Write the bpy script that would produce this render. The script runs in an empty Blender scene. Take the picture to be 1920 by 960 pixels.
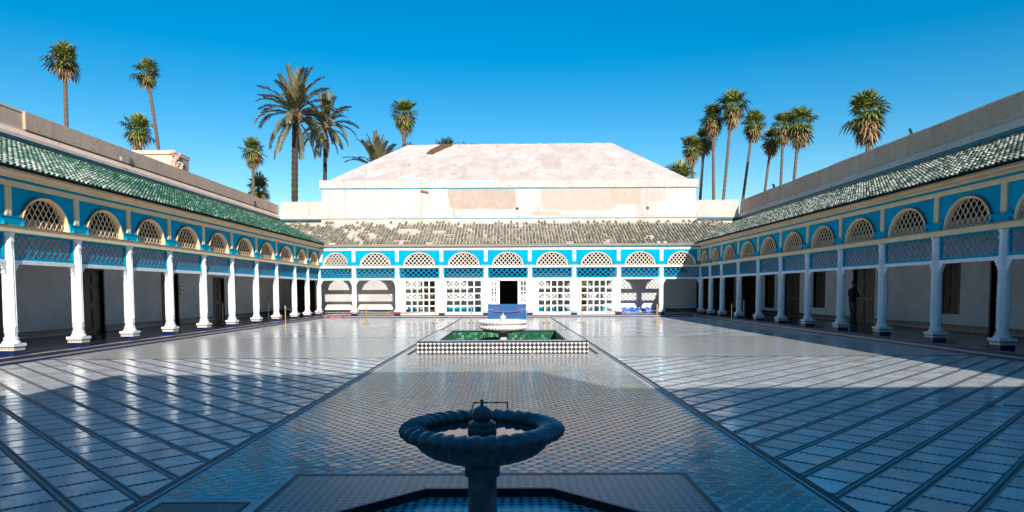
import bpy, bmesh, math, random
from mathutils import Vector, Matrix, noise
random.seed(7)
S = bpy.context.scene
C = S.collection
R = math.radians
PI = math.pi

# ------------------------------------------------------------------ camera, sky, sun, exposure
cam_d = bpy.data.cameras.new('camera'); cam = bpy.data.objects.new('camera', cam_d); C.objects.link(cam)
cam_d.sensor_width = 36; cam_d.lens = 1270 / 1920 * 36
cam_d.shift_x = 5 / 1920; cam_d.shift_y = 131.6 / 1920
cam_d.clip_start = .05; cam_d.clip_end = 3000
cam.matrix_world = Matrix.Translation((0, 0, 1.6)) @ Matrix.Rotation(R(87), 4, 'X') @ Matrix.Rotation(-.0045, 4, 'Z')
S.camera = cam

SUN = Vector((-.46, 2.2, -1)).normalized()
ELEV = math.asin(-SUN.z); AZ = math.atan2(-SUN.x, -SUN.y)
W = bpy.data.worlds.new('World'); S.world = W; W.use_nodes = True
wn = W.node_tree.nodes; wl = W.node_tree.links
bg = wn['Background']
sky = wn.new('ShaderNodeTexSky'); sky.sky_type = 'NISHITA'; sky.sun_disc = False
sky.sun_elevation = ELEV; sky.sun_rotation = AZ; sky.air_density = 1.0; sky.dust_density = .2; sky.ozone_density = 1.2
hs = wn.new('ShaderNodeHueSaturation'); hs.inputs['Saturation'].default_value = 1.68; hs.inputs['Value'].default_value = 1.0
hs.inputs['Hue'].default_value = .495
wl.new(sky.outputs[0], hs.inputs['Color']); wl.new(hs.outputs[0], bg.inputs[0])
bg.inputs[1].default_value = .110
sun_d = bpy.data.lights.new('sun', 'SUN'); sun_d.energy = 5.0; sun_d.angle = R(.5); sun_d.color = (1, .945, .88)
sun = bpy.data.objects.new('sun', sun_d); C.objects.link(sun); sun.rotation_euler = SUN.to_track_quat('-Z', 'Y').to_euler()
sun.location = (5, -20, 30)
S.view_settings.view_transform = 'Standard'; S.view_settings.look = 'None'
S.view_settings.exposure = 0.34; S.view_settings.gamma = 1
S.cycles.use_denoising = True
S.cycles.max_bounces = 8; S.cycles.transparent_max_bounces = 16
S.cycles.caustics_reflective = False; S.cycles.caustics_refractive = False

# ------------------------------------------------------------------ materials
class NT:
    """small wrapper to write node materials"""
    def __init__(s, name):
        s.m = bpy.data.materials.new(name); s.m.use_nodes = True
        s.n = s.m.node_tree.nodes; s.l = s.m.node_tree.links
        s.b = s.n['Principled BSDF']
        s.pos = s.n.new('ShaderNodeNewGeometry').outputs['Position']
    def add(s, t, **k):
        x = s.n.new(t)
        for a, v in k.items(): setattr(x, a, v)
        return x
    def put(s, sock, v):
        if hasattr(v, 'is_output') or hasattr(v, 'links'): s.l.new(v, sock)
        elif isinstance(v, (tuple, list)) and len(v) == 3 and sock.type == 'RGBA': sock.default_value = (*v, 1)
        else: sock.default_value = v
    def math(s, op, a, b=0., c=None, clamp=False):
        x = s.add('ShaderNodeMath', operation=op); x.use_clamp = clamp
        s.put(x.inputs[0], a); s.put(x.inputs[1], b)
        if c is not None: s.put(x.inputs[2], c)
        return x.outputs[0]
    def noise(s, scale, detail=4, rough=.6, vec=None, stretch=None):
        x = s.add('ShaderNodeTexNoise'); x.inputs['Scale'].default_value = scale
        x.inputs['Detail'].default_value = detail; x.inputs['Roughness'].default_value = rough
        v = vec or s.pos
        if stretch:
            mp = s.add('ShaderNodeMapping'); mp.inputs['Scale'].default_value = stretch; s.l.new(v, mp.inputs[0]); v = mp.outputs[0]
        s.l.new(v, x.inputs['Vector'])
        return x.outputs['Fac']
    def mix(s, fac, a, b, kind='MIX'):
        x = s.add('ShaderNodeMix', data_type='RGBA', blend_type=kind)
        s.put(x.inputs[0], fac); s.put(x.inputs[6], a); s.put(x.inputs[7], b)
        return x.outputs[2]
    def ramp(s, fac, stops, interp='LINEAR'):
        x = s.add('ShaderNodeValToRGB'); cr = x.color_ramp; cr.interpolation = interp
        while len(cr.elements) < len(stops): cr.elements.new(.5)
        for e, (p, c) in zip(cr.elements, stops): e.position = p; e.color = (*c, 1) if len(c) == 3 else c
        s.put(x.inputs[0], fac)
        return x.outputs[0]
    def step(s, fac, lo, hi):
        x = s.add('ShaderNodeMapRange'); x.interpolation_type = 'SMOOTHSTEP'
        s.put(x.inputs[0], fac); x.inputs[1].default_value = lo; x.inputs[2].default_value = hi
        return x.outputs[0]
    def bump(s, h, strength, dist=.02):
        x = s.add('ShaderNodeBump'); x.inputs['Strength'].default_value = strength; x.inputs['Distance'].default_value = dist
        s.l.new(h, x.inputs['Height']); s.l.new(x.outputs[0], s.b.inputs['Normal'])
    def xyz(s):
        x = s.add('ShaderNodeSeparateXYZ'); s.l.new(s.pos, x.inputs[0]); return x.outputs
    def rnd(s):
        g = s.add('ShaderNodeNewGeometry').outputs['Random Per Island']; o = s.add('ShaderNodeObjectInfo').outputs['Random']
        return s.math('FRACT', s.math('ADD', g, o))
    def done(s, col, rough, spec=.5, metal=0.):
        s.put(s.b.inputs['Base Color'], col); s.put(s.b.inputs['Roughness'], rough)
        s.b.inputs['Specular IOR Level'].default_value = spec; s.b.inputs['Metallic'].default_value = metal
        return s.m

def plain(name, col, rough=.6, var=.15, scale=3., bump=.1, bscale=40., spec=.4, metal=0., dirt=None, stretch=None):
    t = NT(name)
    f = t.noise(scale, 5, .65, stretch=stretch)
    c = t.mix(t.step(f, .3, .72), tuple(max(0, x * (1 - var)) for x in col), tuple(min(1, x * (1 + var * .6)) for x in col))
    if dirt: c = t.mix(t.math('MULTIPLY', t.step(t.noise(scale * .37, 6, .7, stretch=stretch), .52, .75), .6), c, dirt)
    if bump: t.bump(t.noise(bscale, 3), bump, .01)
    return t.done(c, rough, spec, metal)

M = {}
M['white'] = plain('white_paint', (.80, .79, .77), .55, .10, 5., .12, 25, dirt=(.60, .56, .50))
M['blue'] = plain('blue_paint', (.0, .34, .52), .85, .14, 1.6, .06, 30, .03, dirt=(.0, .25, .46))
M['lattice_blue'] = plain('lattice_blue_paint', (.0, .31, .56), .85, .12, 4, 0, spec=.03)
M['cream'] = plain('cream_paint', (.86, .63, .385), .65, .1, 2.2, .06, 30, .2, dirt=(.74, .51, .30))
M['cream_sunlit'] = plain('sunlit_cream_paint', (.82, .74, .63), .55, .06, 2.2, .05, 30)  # same cream trim, with the strong sun on the end range put into the colour
M['brass'] = plain('brass', (.78, .52, .20), .4, .15, 12, 0, metal=1.)
M['steel'] = plain('steel', (.5, .5, .5), .35, .1, 12, 0, metal=1.)
M['iron'] = plain('black_iron', (.02, .02, .022), .45, .3, 12, .1)
M['wood'] = plain('dark_carved_wood', (.030, .017, .010), .45, .4, 5, .4, 22, stretch=(1, 1, .25))
M['woodhi'] = plain('worn_brown_wood', (.16, .09, .04), .5, .3, 6, .3, 22)
M['wall_shade'] = plain('shaded_wall_brown', (.27, .21, .17), .7, .3, 3, .2, 20)  # tone of the shaded upper gallery wall, put into the colour
M['ceil'] = plain('dark_ceiling_wood', (.05, .03, .018), .65, .4, 5, .2, 20)
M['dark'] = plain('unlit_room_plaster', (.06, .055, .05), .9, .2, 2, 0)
M['red'] = plain('red_rope', (.55, .03, .04), .7, .2, 30, .2, 90)
M['rope'] = plain('beige_rope', (.62, .50, .32), .8, .2, 30, .2, 90)
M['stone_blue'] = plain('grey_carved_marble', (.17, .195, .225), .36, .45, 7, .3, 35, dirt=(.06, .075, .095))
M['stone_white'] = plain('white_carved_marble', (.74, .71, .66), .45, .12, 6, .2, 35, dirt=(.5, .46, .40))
M['skin'] = plain('skin', (.30, .17, .10), .55, .1, 9, 0)
M['shirt'] = plain('black_jacket_cloth', (.012, .012, .015), .85, .3, 9, .2, 60)
M['jeans'] = plain('grey_jeans_cloth', (.07, .08, .10), .85, .3, 9, .2, 60)
M['hair'] = plain('dark_hair', (.008, .006, .005), .6, .3, 30, .3, 90)
M['scrub_ground'] = plain('dry_earth', (.30, .22, .15), .95, .3, .3, .2, 5)
M['trunk'] = plain('palm_trunk_bark', (.16, .11, .075), .9, .35, 3, .6, 14, stretch=(1, 1, 5))
M['trunkdate'] = plain('date_palm_bark', (.07, .05, .035), .95, .5, 3, .8, 10, stretch=(1, 1, 3))
M['bark'] = plain('tree_bark', (.10, .07, .05), .9, .3, 4, .4, 20)
M['screen'] = plain('blue_painted_boards', (.0, .085, .25), .6, .2, 1.5, .1, 30, stretch=(1, 1, 4))

def m_leaf(name, cols, rough=.5, trans=.15):
    t = NT(name); f = t.rnd()
    c = t.ramp(f, [(i / (len(cols) - 1), k) for i, k in enumerate(cols)])
    t.b.inputs['Subsurface Weight'].default_value = 0
    return t.done(c, rough, .4)
M['fan'] = m_leaf('fan_palm_leaf', [(.035, .065, .010), (.08, .125, .02), (.20, .22, .045), (.10, .145, .025), (.26, .25, .07)], .45)
M['fan_dead'] = m_leaf('dead_palm_leaf', [(.26, .15, .06), (.34, .22, .11), (.16, .09, .04), (.42, .31, .18)], .8)
M['date'] = m_leaf('date_palm_leaf', [(.10, .10, .05), (.16, .15, .075), (.22, .20, .11), (.09, .10, .045)], .5)
M['datedead'] = m_leaf('old_date_stalk', [(.34, .15, .05), (.28, .12, .05)], .8)
M['leaf'] = m_leaf('dark_tree_leaf', [(.012, .028, .008), (.025, .045, .012), (.045, .065, .02)], .5)

def m_marble():
    t = NT('veined_white_marble'); f = t.rnd()
    base = t.ramp(f, [(0, (.64, .63, .61)), (.3, (.80, .78, .75)), (.7, (.86, .84, .81)), (.9, (.74, .73, .71)), (1, (.67, .65, .61))])
    v = t.noise(2.6, 8, .7, stretch=(1, 1, 1))
    vein = t.math('SUBTRACT', 1, t.step(t.math('ABSOLUTE', t.math('SUBTRACT', v, .5)), 0, .05))
    c = t.mix(t.math('MULTIPLY', vein, .35), base, (.42, .44, .46))
    c = t.mix(t.math('MULTIPLY', t.step(t.noise(.7, 6, .7), .55, .75), .4), c, (.50, .47, .42))
    ro = t.math('MULTIPLY_ADD', t.step(t.noise(1.1, 6, .75), .3, .75), .24, .055)
    t.bump(t.noise(3.2, 3, .5), .09, .02)
    return t.done(c, ro, .42)
M['marble'] = m_marble()

def m_joint():
    t = NT('small_mosaic_joints')
    mp = t.add('ShaderNodeMapping'); mp.inputs['Rotation'].default_value = (0, 0, PI / 4); t.l.new(t.pos, mp.inputs[0])
    s = t.add('ShaderNodeSeparateXYZ'); t.l.new(mp.outputs[0], s.inputs[0])
    u = t.math('FRACT', t.math('DIVIDE', s.outputs[0], .052)); v = t.math('FRACT', t.math('DIVIDE', s.outputs[1], .052))
    d = t.math('ADD', t.math('ABSOLUTE', t.math('SUBTRACT', u, .5)), t.math('ABSOLUTE', t.math('SUBTRACT', v, .5)))
    k = t.step(d, .50, .62)
    c = t.mix(k, t.mix(t.noise(9, 2), (.010, .03, .04), (.02, .05, .05)), (.40, .39, .36))
    return t.done(c, .5, .3)
M['joint'] = m_joint()

def m_band(name='zellige_band'):
    t = NT(name); s = t.xyz()
    u = t.math('FRACT', t.math('DIVIDE', s[0], .13)); v = t.math('FRACT', t.math('DIVIDE', s[1], .13))
    d = t.math('ADD', t.math('ABSOLUTE', t.math('SUBTRACT', u, .5)), t.math('ABSOLUTE', t.math('SUBTRACT', v, .5)))
    k = t.step(d, .33, .40)
    dark = t.mix(t.noise(7, 3), (.16, .17, .16), (.32, .29, .25))
    c = t.mix(k, dark, t.mix(t.noise(1.1, 5), (.54, .51, .46), (.68, .65, .60)))
    t.bump(t.noise(12, 3), .12, .02)
    return t.done(c, t.math('MULTIPLY_ADD', t.noise(2, 4), .2, .12), .6)
M['band'] = m_band()
def m_zell():
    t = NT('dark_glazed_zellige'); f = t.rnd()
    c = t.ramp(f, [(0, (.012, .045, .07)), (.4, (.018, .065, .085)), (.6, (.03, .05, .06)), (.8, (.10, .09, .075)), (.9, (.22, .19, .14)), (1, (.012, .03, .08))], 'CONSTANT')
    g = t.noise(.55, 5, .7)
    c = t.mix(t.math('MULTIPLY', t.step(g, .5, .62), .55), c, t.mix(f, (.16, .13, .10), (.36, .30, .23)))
    c = t.mix(t.math('MULTIPLY', t.step(t.math('ADD', t.xyz()[1], t.math('MULTIPLY', t.noise(.4, 4), 5)), 13, 20), .8), c, t.mix(f, (.34, .31, .28), (.52, .49, .44)))  # tiles coloured lighter along the sunlit far path, left dark in the near shade
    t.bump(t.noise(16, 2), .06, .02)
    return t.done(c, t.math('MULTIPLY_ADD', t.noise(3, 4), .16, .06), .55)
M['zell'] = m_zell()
M['grout'] = plain('pale_zellige_ground', (.70, .68, .63), .5, .3, 3, .1, 20, dirt=(.26, .21, .16))
def m_cobalt(name, cols, rough=.22):
    t = NT(name); c = t.ramp(t.rnd(), [(i / (len(cols) - 1), k) for i, k in enumerate(cols)])
    return t.done(c, rough, .35)
M['cobalt'] = m_cobalt('cobalt_glazed_tile', [(.004, .010, .06), (.006, .016, .10), (.010, .012, .04), (.010, .025, .13)], .35)
M['border'] = m_cobalt('dark_border_tile', [(.006, .012, .035), (.010, .020, .05), (.008, .010, .025), (.03, .035, .05)], .45)
M['green_tile'] = m_cobalt('green_glazed_tile', [(.008, .07, .03), (.015, .12, .05), (.006, .05, .03), (.05, .20, .09), (.16, .30, .18)], .3)

def m_roof(name, kind):
    t = NT(name); f = t.rnd(); s = t.xyz()
    if kind == 'green':
        c = t.ramp(f, [(0, (.012, .075, .04)), (.35, (.02, .12, .065)), (.65, (.04, .17, .09)), (.85, (.10, .22, .14)), (1, (.34, .42, .33))])
        pale = t.ramp(f, [(0, (.05, .16, .11)), (.3, (.22, .31, .24)), (.65, (.48, .52, .43)), (1, (.62, .58, .49))])
        w = t.math('ADD', t.step(s[1], 25, 16), t.math('MULTIPLY', t.math('SUBTRACT', t.noise(.8, 4), .5), 1.2), clamp=True)  # nearer tiles coloured paler, standing in for sky reflection and sun on the glaze
        c = t.mix(t.math('MULTIPLY', w, .85), c, pale); rough = .55
    elif kind == 'mixed':
        c = t.ramp(f, [(0, (.02, .045, .032)), (.3, (.07, .12, .085)), (.6, (.25, .29, .225)), (1, (.50, .47, .39))]); rough = .5
    else:
        c = t.ramp(f, [(0, (.13, .13, .085)), (.4, (.20, .19, .13)), (.7, (.27, .245, .18)), (1, (.42, .36, .28))]); rough = .8
    c = t.mix(t.math('MULTIPLY', t.step(t.noise(9, 4, .7), .55, .7), .5), c, (.30, .26, .20))
    t.bump(t.noise(30, 3), .3, .02)
    return t.done(c, rough, .5)
M['tile_green'] = m_roof('green_roof_tile', 'green')
M['tile_mixed'] = m_roof('grey_green_roof_tile', 'mixed')
M['tile_old'] = m_roof('weathered_roof_tile', 'old')
M['roofbed'] = plain('roof_mortar', (.05, .05, .04), .9, .3, 4, .3, 20)
M['plaster_bed'] = plain('beige_roof_mortar', (.64, .53, .42), .9, .25, 1.5, .5, 14, dirt=(.42, .33, .25))

def m_plaster(name, base, tone, stain, patches=(), streak=.75):
    t = NT(name); s = t.xyz()
    c = t.mix(t.step(t.noise(.55, 6, .7), .35, .68), base, tone)
    c = t.mix(t.math('MULTIPLY', t.step(t.noise(1.9, 7, .75, stretch=(1, 1, .10)), .50, .70), streak), c, stain)
    wob = t.math('MULTIPLY', t.math('SUBTRACT', t.noise(.8, 5, .6), .5), 1.1)
    for (cx, hx, cz, hz, col) in patches:
        dx = t.math('DIVIDE', t.math('ABSOLUTE', t.math('SUBTRACT', s[0], cx)), hx)
        dz = t.math('DIVIDE', t.math('ABSOLUTE', t.math('SUBTRACT', s[2], cz)), hz)
        dd = t.math('ADD', t.math('ADD', t.math('POWER', dx, 6.), t.math('POWER', dz, 6.)), t.math('MULTIPLY', wob, 2.2))
        c = t.mix(t.math('MULTIPLY', t.step(dd, 1.12, .88), t.math('MULTIPLY_ADD', t.noise(1.7, 5, .7), .9, .45, clamp=True)), c, t.mix(t.noise(2, 5), col, tuple(x * 1.25 for x in col)))
    spots = t.step(t.noise(5.5, 2, .5, stretch=(1, 1, 2.2)), .68, .70)
    c = t.mix(t.math('MULTIPLY', spots, .8), c, (.16, .11, .08))
    t.bump(t.noise(7, 6, .7), .35, .03)
    return t.done(c, .9, .25)
M['plaster_hall'] = m_plaster('whitewashed_plaster', (.55, .48, .44), (.66, .61, .575), (.40, .32, .27),
    [(-1.75, 2.2, 7.65, .75, (.38, .285, .225)), (4.6, 2.5, 7.6, .78, (.44, .345, .285)), (2.5, .9, 6.62, .14, (.44, .33, .26)), (7.6, .95, 7.75, .55, (.43, .33, .265)), (9.6, .45, 7.7, .35, (.45, .355, .30))])
M['plaster_roof'] = m_plaster('pink_white_roof_plaster', (.50, .41, .37), (.615, .54, .505), (.37, .28, .235), [(2.9, .7, 10.25, .5, (.44, .35, .31)), (-2.0, .8, 9.6, .35, (.50, .42, .38))], .6)
M['plaster_hall2'] = m_plaster('weathered_pink_plaster', (.54, .45, .40), (.64, .575, .53), (.40, .31, .26), streak=.6)
M['plaster_pink'] = m_plaster('pink_plaster', (.72, .52, .42), (.78, .60, .50), (.56, .40, .31))
M['plaster_pale'] = m_plaster('pale_pink_plaster', (.56, .45, .375), (.62, .525, .455), (.46, .35, .285))
M['plaster_brown'] = m_plaster('brown_parapet_plaster', (.52, .37, .275), (.60, .44, .34), (.40, .28, .205), streak=.7)
M['plaster_in'] = plain('gallery_wall_plaster', (.72, .70, .67), .85, .12, 1.0, .2, 12, dirt=(.54, .51, .46))
M['gallery_floor'] = plain('dark_gallery_tiles', (.055, .06, .062), .22, .3, 3, .1, 14)
M['gallery_floor_pale'] = plain('beige_gallery_tiles', (.50, .40, .31), .4, .3, 3, .1, 14)

def m_check(name, px, pz, a, b, thr=.5, axis=(0, 2), rough=.3):
    """diamond check zellige on a vertical face"""
    t = NT(name)
    o = t.add('ShaderNodeTexCoord').outputs['Object']; s = t.add('ShaderNodeSeparateXYZ'); t.l.new(o, s.inputs[0])
    u = t.math('FRACT', t.math('DIVIDE', t.math('ADD', s.outputs[axis[0]], 100), px)); v = t.math('FRACT', t.math('DIVIDE', t.math('ADD', s.outputs[axis[1]], 100), pz))
    d = t.math('ADD', t.math('ABSOLUTE', t.math('SUBTRACT', u, .5)), t.math('ABSOLUTE', t.math('SUBTRACT', v, .5)))
    c = t.mix(t.step(d, thr - .04, thr + .04), a, b)
    c = t.mix(t.math('MULTIPLY', t.step(t.noise(6, 4), .55, .7), .35), c, (.35, .30, .24))
    return t.done(c, rough, .5)
M['pool_x'] = m_check('black_white_zellige', .105, .105, (.012, .014, .016), (.56, .54, .51), .55)
M['pool_y'] = m_check('black_white_zellige_side', .105, .105, (.012, .014, .016), (.56, .54, .51), .55, (1, 2))
M['skirt_x'] = m_check('skirting_zellige', .11, .22, (.66, .64, .58), (.015, .017, .02), .30)
M['stripdots'] = m_check('step_mosaic_strip', .055, .055, (.03, .03, .05), (.62, .56, .46), .32)
M['plinthband'] = m_check('plinth_mosaic_strip', .075, .075, (.10, .05, .03), (.68, .60, .48), .26)
M['basin_floor'] = m_check('blue_basin_mosaic', .075, .075, (.006, .016, .07), (.42, .50, .52), .36, (0, 1), .15)
M['fine'] = m_check('fine_floor_mosaic', .07, .07, (.008, .032, .05), (.28, .28, .27), .52, (0, 1), .32)
def m_gilded():
    t = NT('painted_gilded_wood'); v = t.add('ShaderNodeTexVoronoi'); v.inputs['Scale'].default_value = 7.5; t.l.new(t.pos, v.inputs[0])
    c = t.ramp(v.outputs['Distance'], [(0, (.62, .40, .10)), (.25, (.45, .22, .06)), (.45, (.10, .06, .03)), (1, (.04, .06, .03))])
    return t.done(c, .5, .4)
M['gilded'] = m_gilded()
def m_bluecloth():
    t = NT('crumpled_blue_tarp'); n = t.noise(7, 5, .65, stretch=(1, 1, 1.6))
    c = t.mix(t.step(n, .56, .62), (.006, .12, .55), (.62, .70, .78))
    t.bump(t.noise(9, 4), .8, .05)
    return t.done(c, .35, .5)
M['tarp'] = m_bluecloth()
def m_glass():
    m = bpy.data.materials.new('window_glass'); m.use_nodes = True; n = m.node_tree.nodes; l = m.node_tree.links
    n.remove(n['Principled BSDF']); o = n['Material Output']
    tr = n.new('ShaderNodeBsdfTransparent'); tr.inputs[0].default_value = (.93, .96, .95, 1)
    g = n.new('ShaderNodeBsdfGlossy'); g.inputs['Roughness'].default_value = .02
    fr = n.new('ShaderNodeFresnel'); fr.inputs[0].default_value = 1.45
    mx = n.new('ShaderNodeMixShader'); l.new(fr.outputs[0], mx.inputs[0]); l.new(tr.outputs[0], mx.inputs[1]); l.new(g.outputs[0], mx.inputs[2]); l.new(mx.outputs[0], o.inputs[0])
    return m
M['glass'] = m_glass()
def m_water(name, col, ro=.02):
    t = NT(name); t.bump(t.noise(5, 3), .03, .02)
    return t.done(col, ro, .8)
M['water_dark'] = m_water('still_water', (.03, .035, .035))
M['water_green'] = m_water('green_pool_water', (.012, .09, .045), .05)
M['lamp_glass'] = plain('lamp_front', (.55, .58, .60), .2, .05, 5, 0)

# ------------------------------------------------------------------ mesh helpers
class MB:
    def __init__(s): s.v = []; s.f = []
    def add(s, vs, fs):
        o = len(s.v); s.v += [tuple(p) for p in vs]; s.f += [tuple(i + o for i in f) for f in fs]; return s
    def box(s, x0, x1, y0, y1, z0, z1):
        return s.add([(x0, y0, z0), (x1, y0, z0), (x1, y1, z0), (x0, y1, z0), (x0, y0, z1), (x1, y0, z1), (x1, y1, z1), (x0, y1, z1)],
                     [(0, 3, 2, 1), (4, 5, 6, 7), (0, 1, 5, 4), (1, 2, 6, 5), (2, 3, 7, 6), (3, 0, 4, 7)])
    def prism(s, poly, z0, z1, bottom=True):
        n = len(poly); fs = [tuple(range(n, 2 * n))] + [(i, (i + 1) % n, n + (i + 1) % n, n + i) for i in range(n)]
        if bottom: fs.append(tuple(reversed(range(n))))
        return s.add([(x, y, z0) for x, y in poly] + [(x, y, z1) for x, y in poly], fs)
    def prismx(s, poly, x0, x1):      # poly in (y, z), extruded along x
        n = len(poly); fs = [tuple(range(n, 2 * n)), tuple(reversed(range(n)))] + [(i, (i + 1) % n, n + (i + 1) % n, n + i) for i in range(n)]
        return s.add([(x0, y, z) for y, z in poly] + [(x1, y, z) for y, z in poly], fs)
    def prismy(s, poly, y0, y1):      # poly in (x, z)
        n = len(poly); fs = [tuple(reversed(range(n, 2 * n))), tuple(range(n))] + [(i, n + i, n + (i + 1) % n, (i + 1) % n) for i in range(n)]
        return s.add([(x, y0, z) for x, z in poly] + [(x, y1, z) for x, z in poly], fs)
    def lathe(s, prof, n=24, c=(0, 0, 0), caps=True, rot=0., mod=None):
        vs = []; m = len(prof)
        for r, z in prof:
            for i in range(n):
                a = 2 * PI * i / n + rot; vs.append((c[0] + r * math.cos(a), c[1] + r * math.sin(a), c[2] + z))
        fs = [(j * n + i, j * n + (i + 1) % n, (j + 1) * n + (i + 1) % n, (j + 1) * n + i) for j in range(m - 1) for i in range(n)]
        if caps: fs += [tuple(reversed(range(n))), tuple(range((m - 1) * n, m * n))]
        return s.add(vs, fs)
    def bar(s, p, q, w, y0, y1):      # bar in the x-z plane from p to q
        dx, dz = q[0] - p[0], q[1] - p[1]; L = math.hypot(dx, dz) or 1; nx, nz = -dz / L * w / 2, dx / L * w / 2
        pl = [(p[0] + nx, p[1] + nz), (q[0] + nx, q[1] + nz), (q[0] - nx, q[1] - nz), (p[0] - nx, p[1] - nz)]
        return s.prismy(pl, y0, y1)
    def tube(s, pts, r, n=8, caps=True):
        pts = [Vector(p) for p in pts]; vs = []
        rs = r if isinstance(r, (list, tuple)) else [r] * len(pts)
        for i, p in enumerate(pts):
            t = (pts[min(i + 1, len(pts) - 1)] - pts[max(i - 1, 0)]).normalized()
            a = t.orthogonal().normalized() if abs(t.z) < .9 else t.cross(Vector((0, 1, 0))).normalized(); b = t.cross(a)
            for k in range(n):
                an = 2 * PI * k / n; vs.append(p + (a * math.cos(an) + b * math.sin(an)) * rs[i])
        m = len(pts); fs = [(j * n + i, j * n + (i + 1) % n, (j + 1) * n + (i + 1) % n, (j + 1) * n + i) for j in range(m - 1) for i in range(n)]
        if caps: fs += [tuple(reversed(range(n))), tuple(range((m - 1) * n, m * n))]
        return s.add(vs, fs)
    def mesh(s, name, mat, smooth=False, bevel=0, fix=True):
        me = bpy.data.meshes.new(name); me.from_pydata(s.v, [], s.f)
        if fix or bevel:
            bm = bmesh.new(); bm.from_mesh(me)
            if bevel: bmesh.ops.bevel(bm, geom=[e for e in bm.edges], offset=bevel, segments=1, affect='EDGES', profile=.5)
            bmesh.ops.recalc_face_normals(bm, faces=bm.faces); bm.to_mesh(me); bm.free()
        if smooth:
            for p in me.polygons: p.use_smooth = True
        me.materials.append(M[mat] if isinstance(mat, str) else mat)
        return me
    def build(s, name, mat, parent=None, loc=(0, 0, 0), rot=(0, 0, 0), smooth=False, bevel=0, fix=True, scale=None):
        return put(name, s.mesh(name, mat, smooth, bevel, fix), parent, loc, rot, scale)
def put(name, me, parent=None, loc=(0, 0, 0), rot=(0, 0, 0), scale=None):
    o = bpy.data.objects.new(name, me); C.objects.link(o); o.parent = parent; o.location = loc; o.rotation_euler = rot
    if scale: o.scale = scale
    return o
def tag(o, label, cat, group=None):
    o['label'] = label; o['category'] = cat
    if group: o['group'] = group
    return o
def thing(name, label, cat, loc=(0, 0, 0), rz=0., group=None):
    o = bpy.data.objects.new(name, None); C.objects.link(o); o.location = loc; o.rotation_euler = (0, 0, rz); o.empty_display_size = .3
    return tag(o, label, cat, group)
def struct(o): o['kind'] = 'structure'; return o
def stuff(o): o['kind'] = 'stuff'; return o
def copy_tree(o, parent=None):
    c = o.copy(); C.objects.link(c); c.parent = parent
    for ch in [k for k in o.children]: copy_tree(ch, c)
    return c
def clip_poly(poly, x0, x1, y0, y1):
    for ax, lim, sg in ((0, x0, 1), (0, x1, -1), (1, y0, 1), (1, y1, -1)):
        out = []
        for i, p in enumerate(poly):
            q = poly[(i + 1) % len(poly)]; a = sg * (p[ax] - lim); b = sg * (q[ax] - lim)
            if a >= 0: out.append(p)
            if (a >= 0) != (b >= 0):
                t = a / (a - b); out.append((p[0] + (q[0] - p[0]) * t, p[1] + (q[1] - p[1]) * t))
        poly = out
        if len(poly) < 3: return []
    return poly
def in_frame(x, y):
    d = y * math.cos(R(3)) + 1.6 * math.sin(R(3))
    px = 955 + 1270 * x / d; py = 611.6 - 1270 * (y * math.sin(R(3)) - 1.6 * math.cos(R(3))) / d
    return -20 < px < 1940 and py < 985

# ------------------------------------------------------------------ ground and courtyard floor
XL, XR, YB = -11.5, 11.6, 41.0
CX = -.17                       # the axis of the long path
PX0, PX1 = -2.86, 2.51          # long path
BY0, BY1 = 16.15, 23.3          # cross path
FX0, FX1, FY0, FY1 = XL + .385, XR - .385, -1.0, YB - .385
# ground sheet, with an opening over the sunken basin
struct(MB().add([(-1500, -1500, -.6), (1500, -1500, -.6), (1500, 1500, -.6), (-1500, 1500, -.6)], [(0, 1, 2, 3)]).build('ground', 'scrub_ground'))
quads = [(FX0, PX0, FY0, BY0), (PX1, FX1, FY0, BY0), (FX0, PX0, BY1, FY1), (PX1, FX1, BY1, FY1)]
fb = MB()
for a, b, c, d in quads: fb.box(a, b, c, d, -.3, 0)
floor = struct(fb.build('courtyard_floor', 'joint'))
PT, PN, BANDW, JW = .42, .40, .088, .058
cells = []
q2 = math.sqrt(.5)
for a, b, c, d in quads:
    left = b < 0
    for i in range(-80, 120):
        for j in range(-80, 120):
            # v runs across the thick bands, u along them
            v0 = 1.44 + PT * i + BANDW / 2; v1 = v0 + PT - BANDW
            u0 = 5.88 + PN * j + JW / 2; u1 = u0 + PN - JW
            pts = [((u - v) * q2, (u + v) * q2) for u, v in ((u0, v0), (u1, v0), (u1, v1), (u0, v1))]
            if left: pts = [(2 * CX - x, y) for x, y in reversed(pts)]
            if max(p[0] for p in pts) < a or min(p[0] for p in pts) > b or max(p[1] for p in pts) < c or min(p[1] for p in pts) > d: continue
            pl = clip_poly(pts, a, b, c, d)
            if len(pl) < 3: continue
            mx = sum(p[0] for p in pl) / len(pl); my = sum(p[1] for p in pl) / len(pl)
            whole = len(pl) == 4 and all(abs(p[0] - r[0]) + abs(p[1] - r[1]) < 1e-6 for p, r in zip(sorted(pl), sorted(pts)))
            ar = abs(sum(pl[k][0] * pl[(k + 1) % len(pl)][1] - pl[(k + 1) % len(pl)][0] * pl[k][1] for k in range(len(pl)))) / 2
            if ar < .004: continue
            cells.append((mx, my, pl, whole, left, ar))
cells.sort(key=lambda k: (not in_frame(k[0], k[1]), k[1] - math.sqrt(k[5]) * 3))
def slab_mesh(pl, z1=.002):
    return MB().prism(pl, .0004, z1, False)
hu, hv = (PN - JW) / 2, (PT - BANDW) / 2
sl_full = {}
for left in (0, 1):
    pl = [((u - v) * q2, (u + v) * q2) for u, v in ((-hu, -hv), (hu, -hv), (hu, hv), (-hu, hv))]
    if left: pl = [(-x, y) for x, y in reversed(pl)]
    sl_full[left] = slab_mesh(pl).mesh('marble_slab', 'marble')
rest = MB(); n = 0
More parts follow.
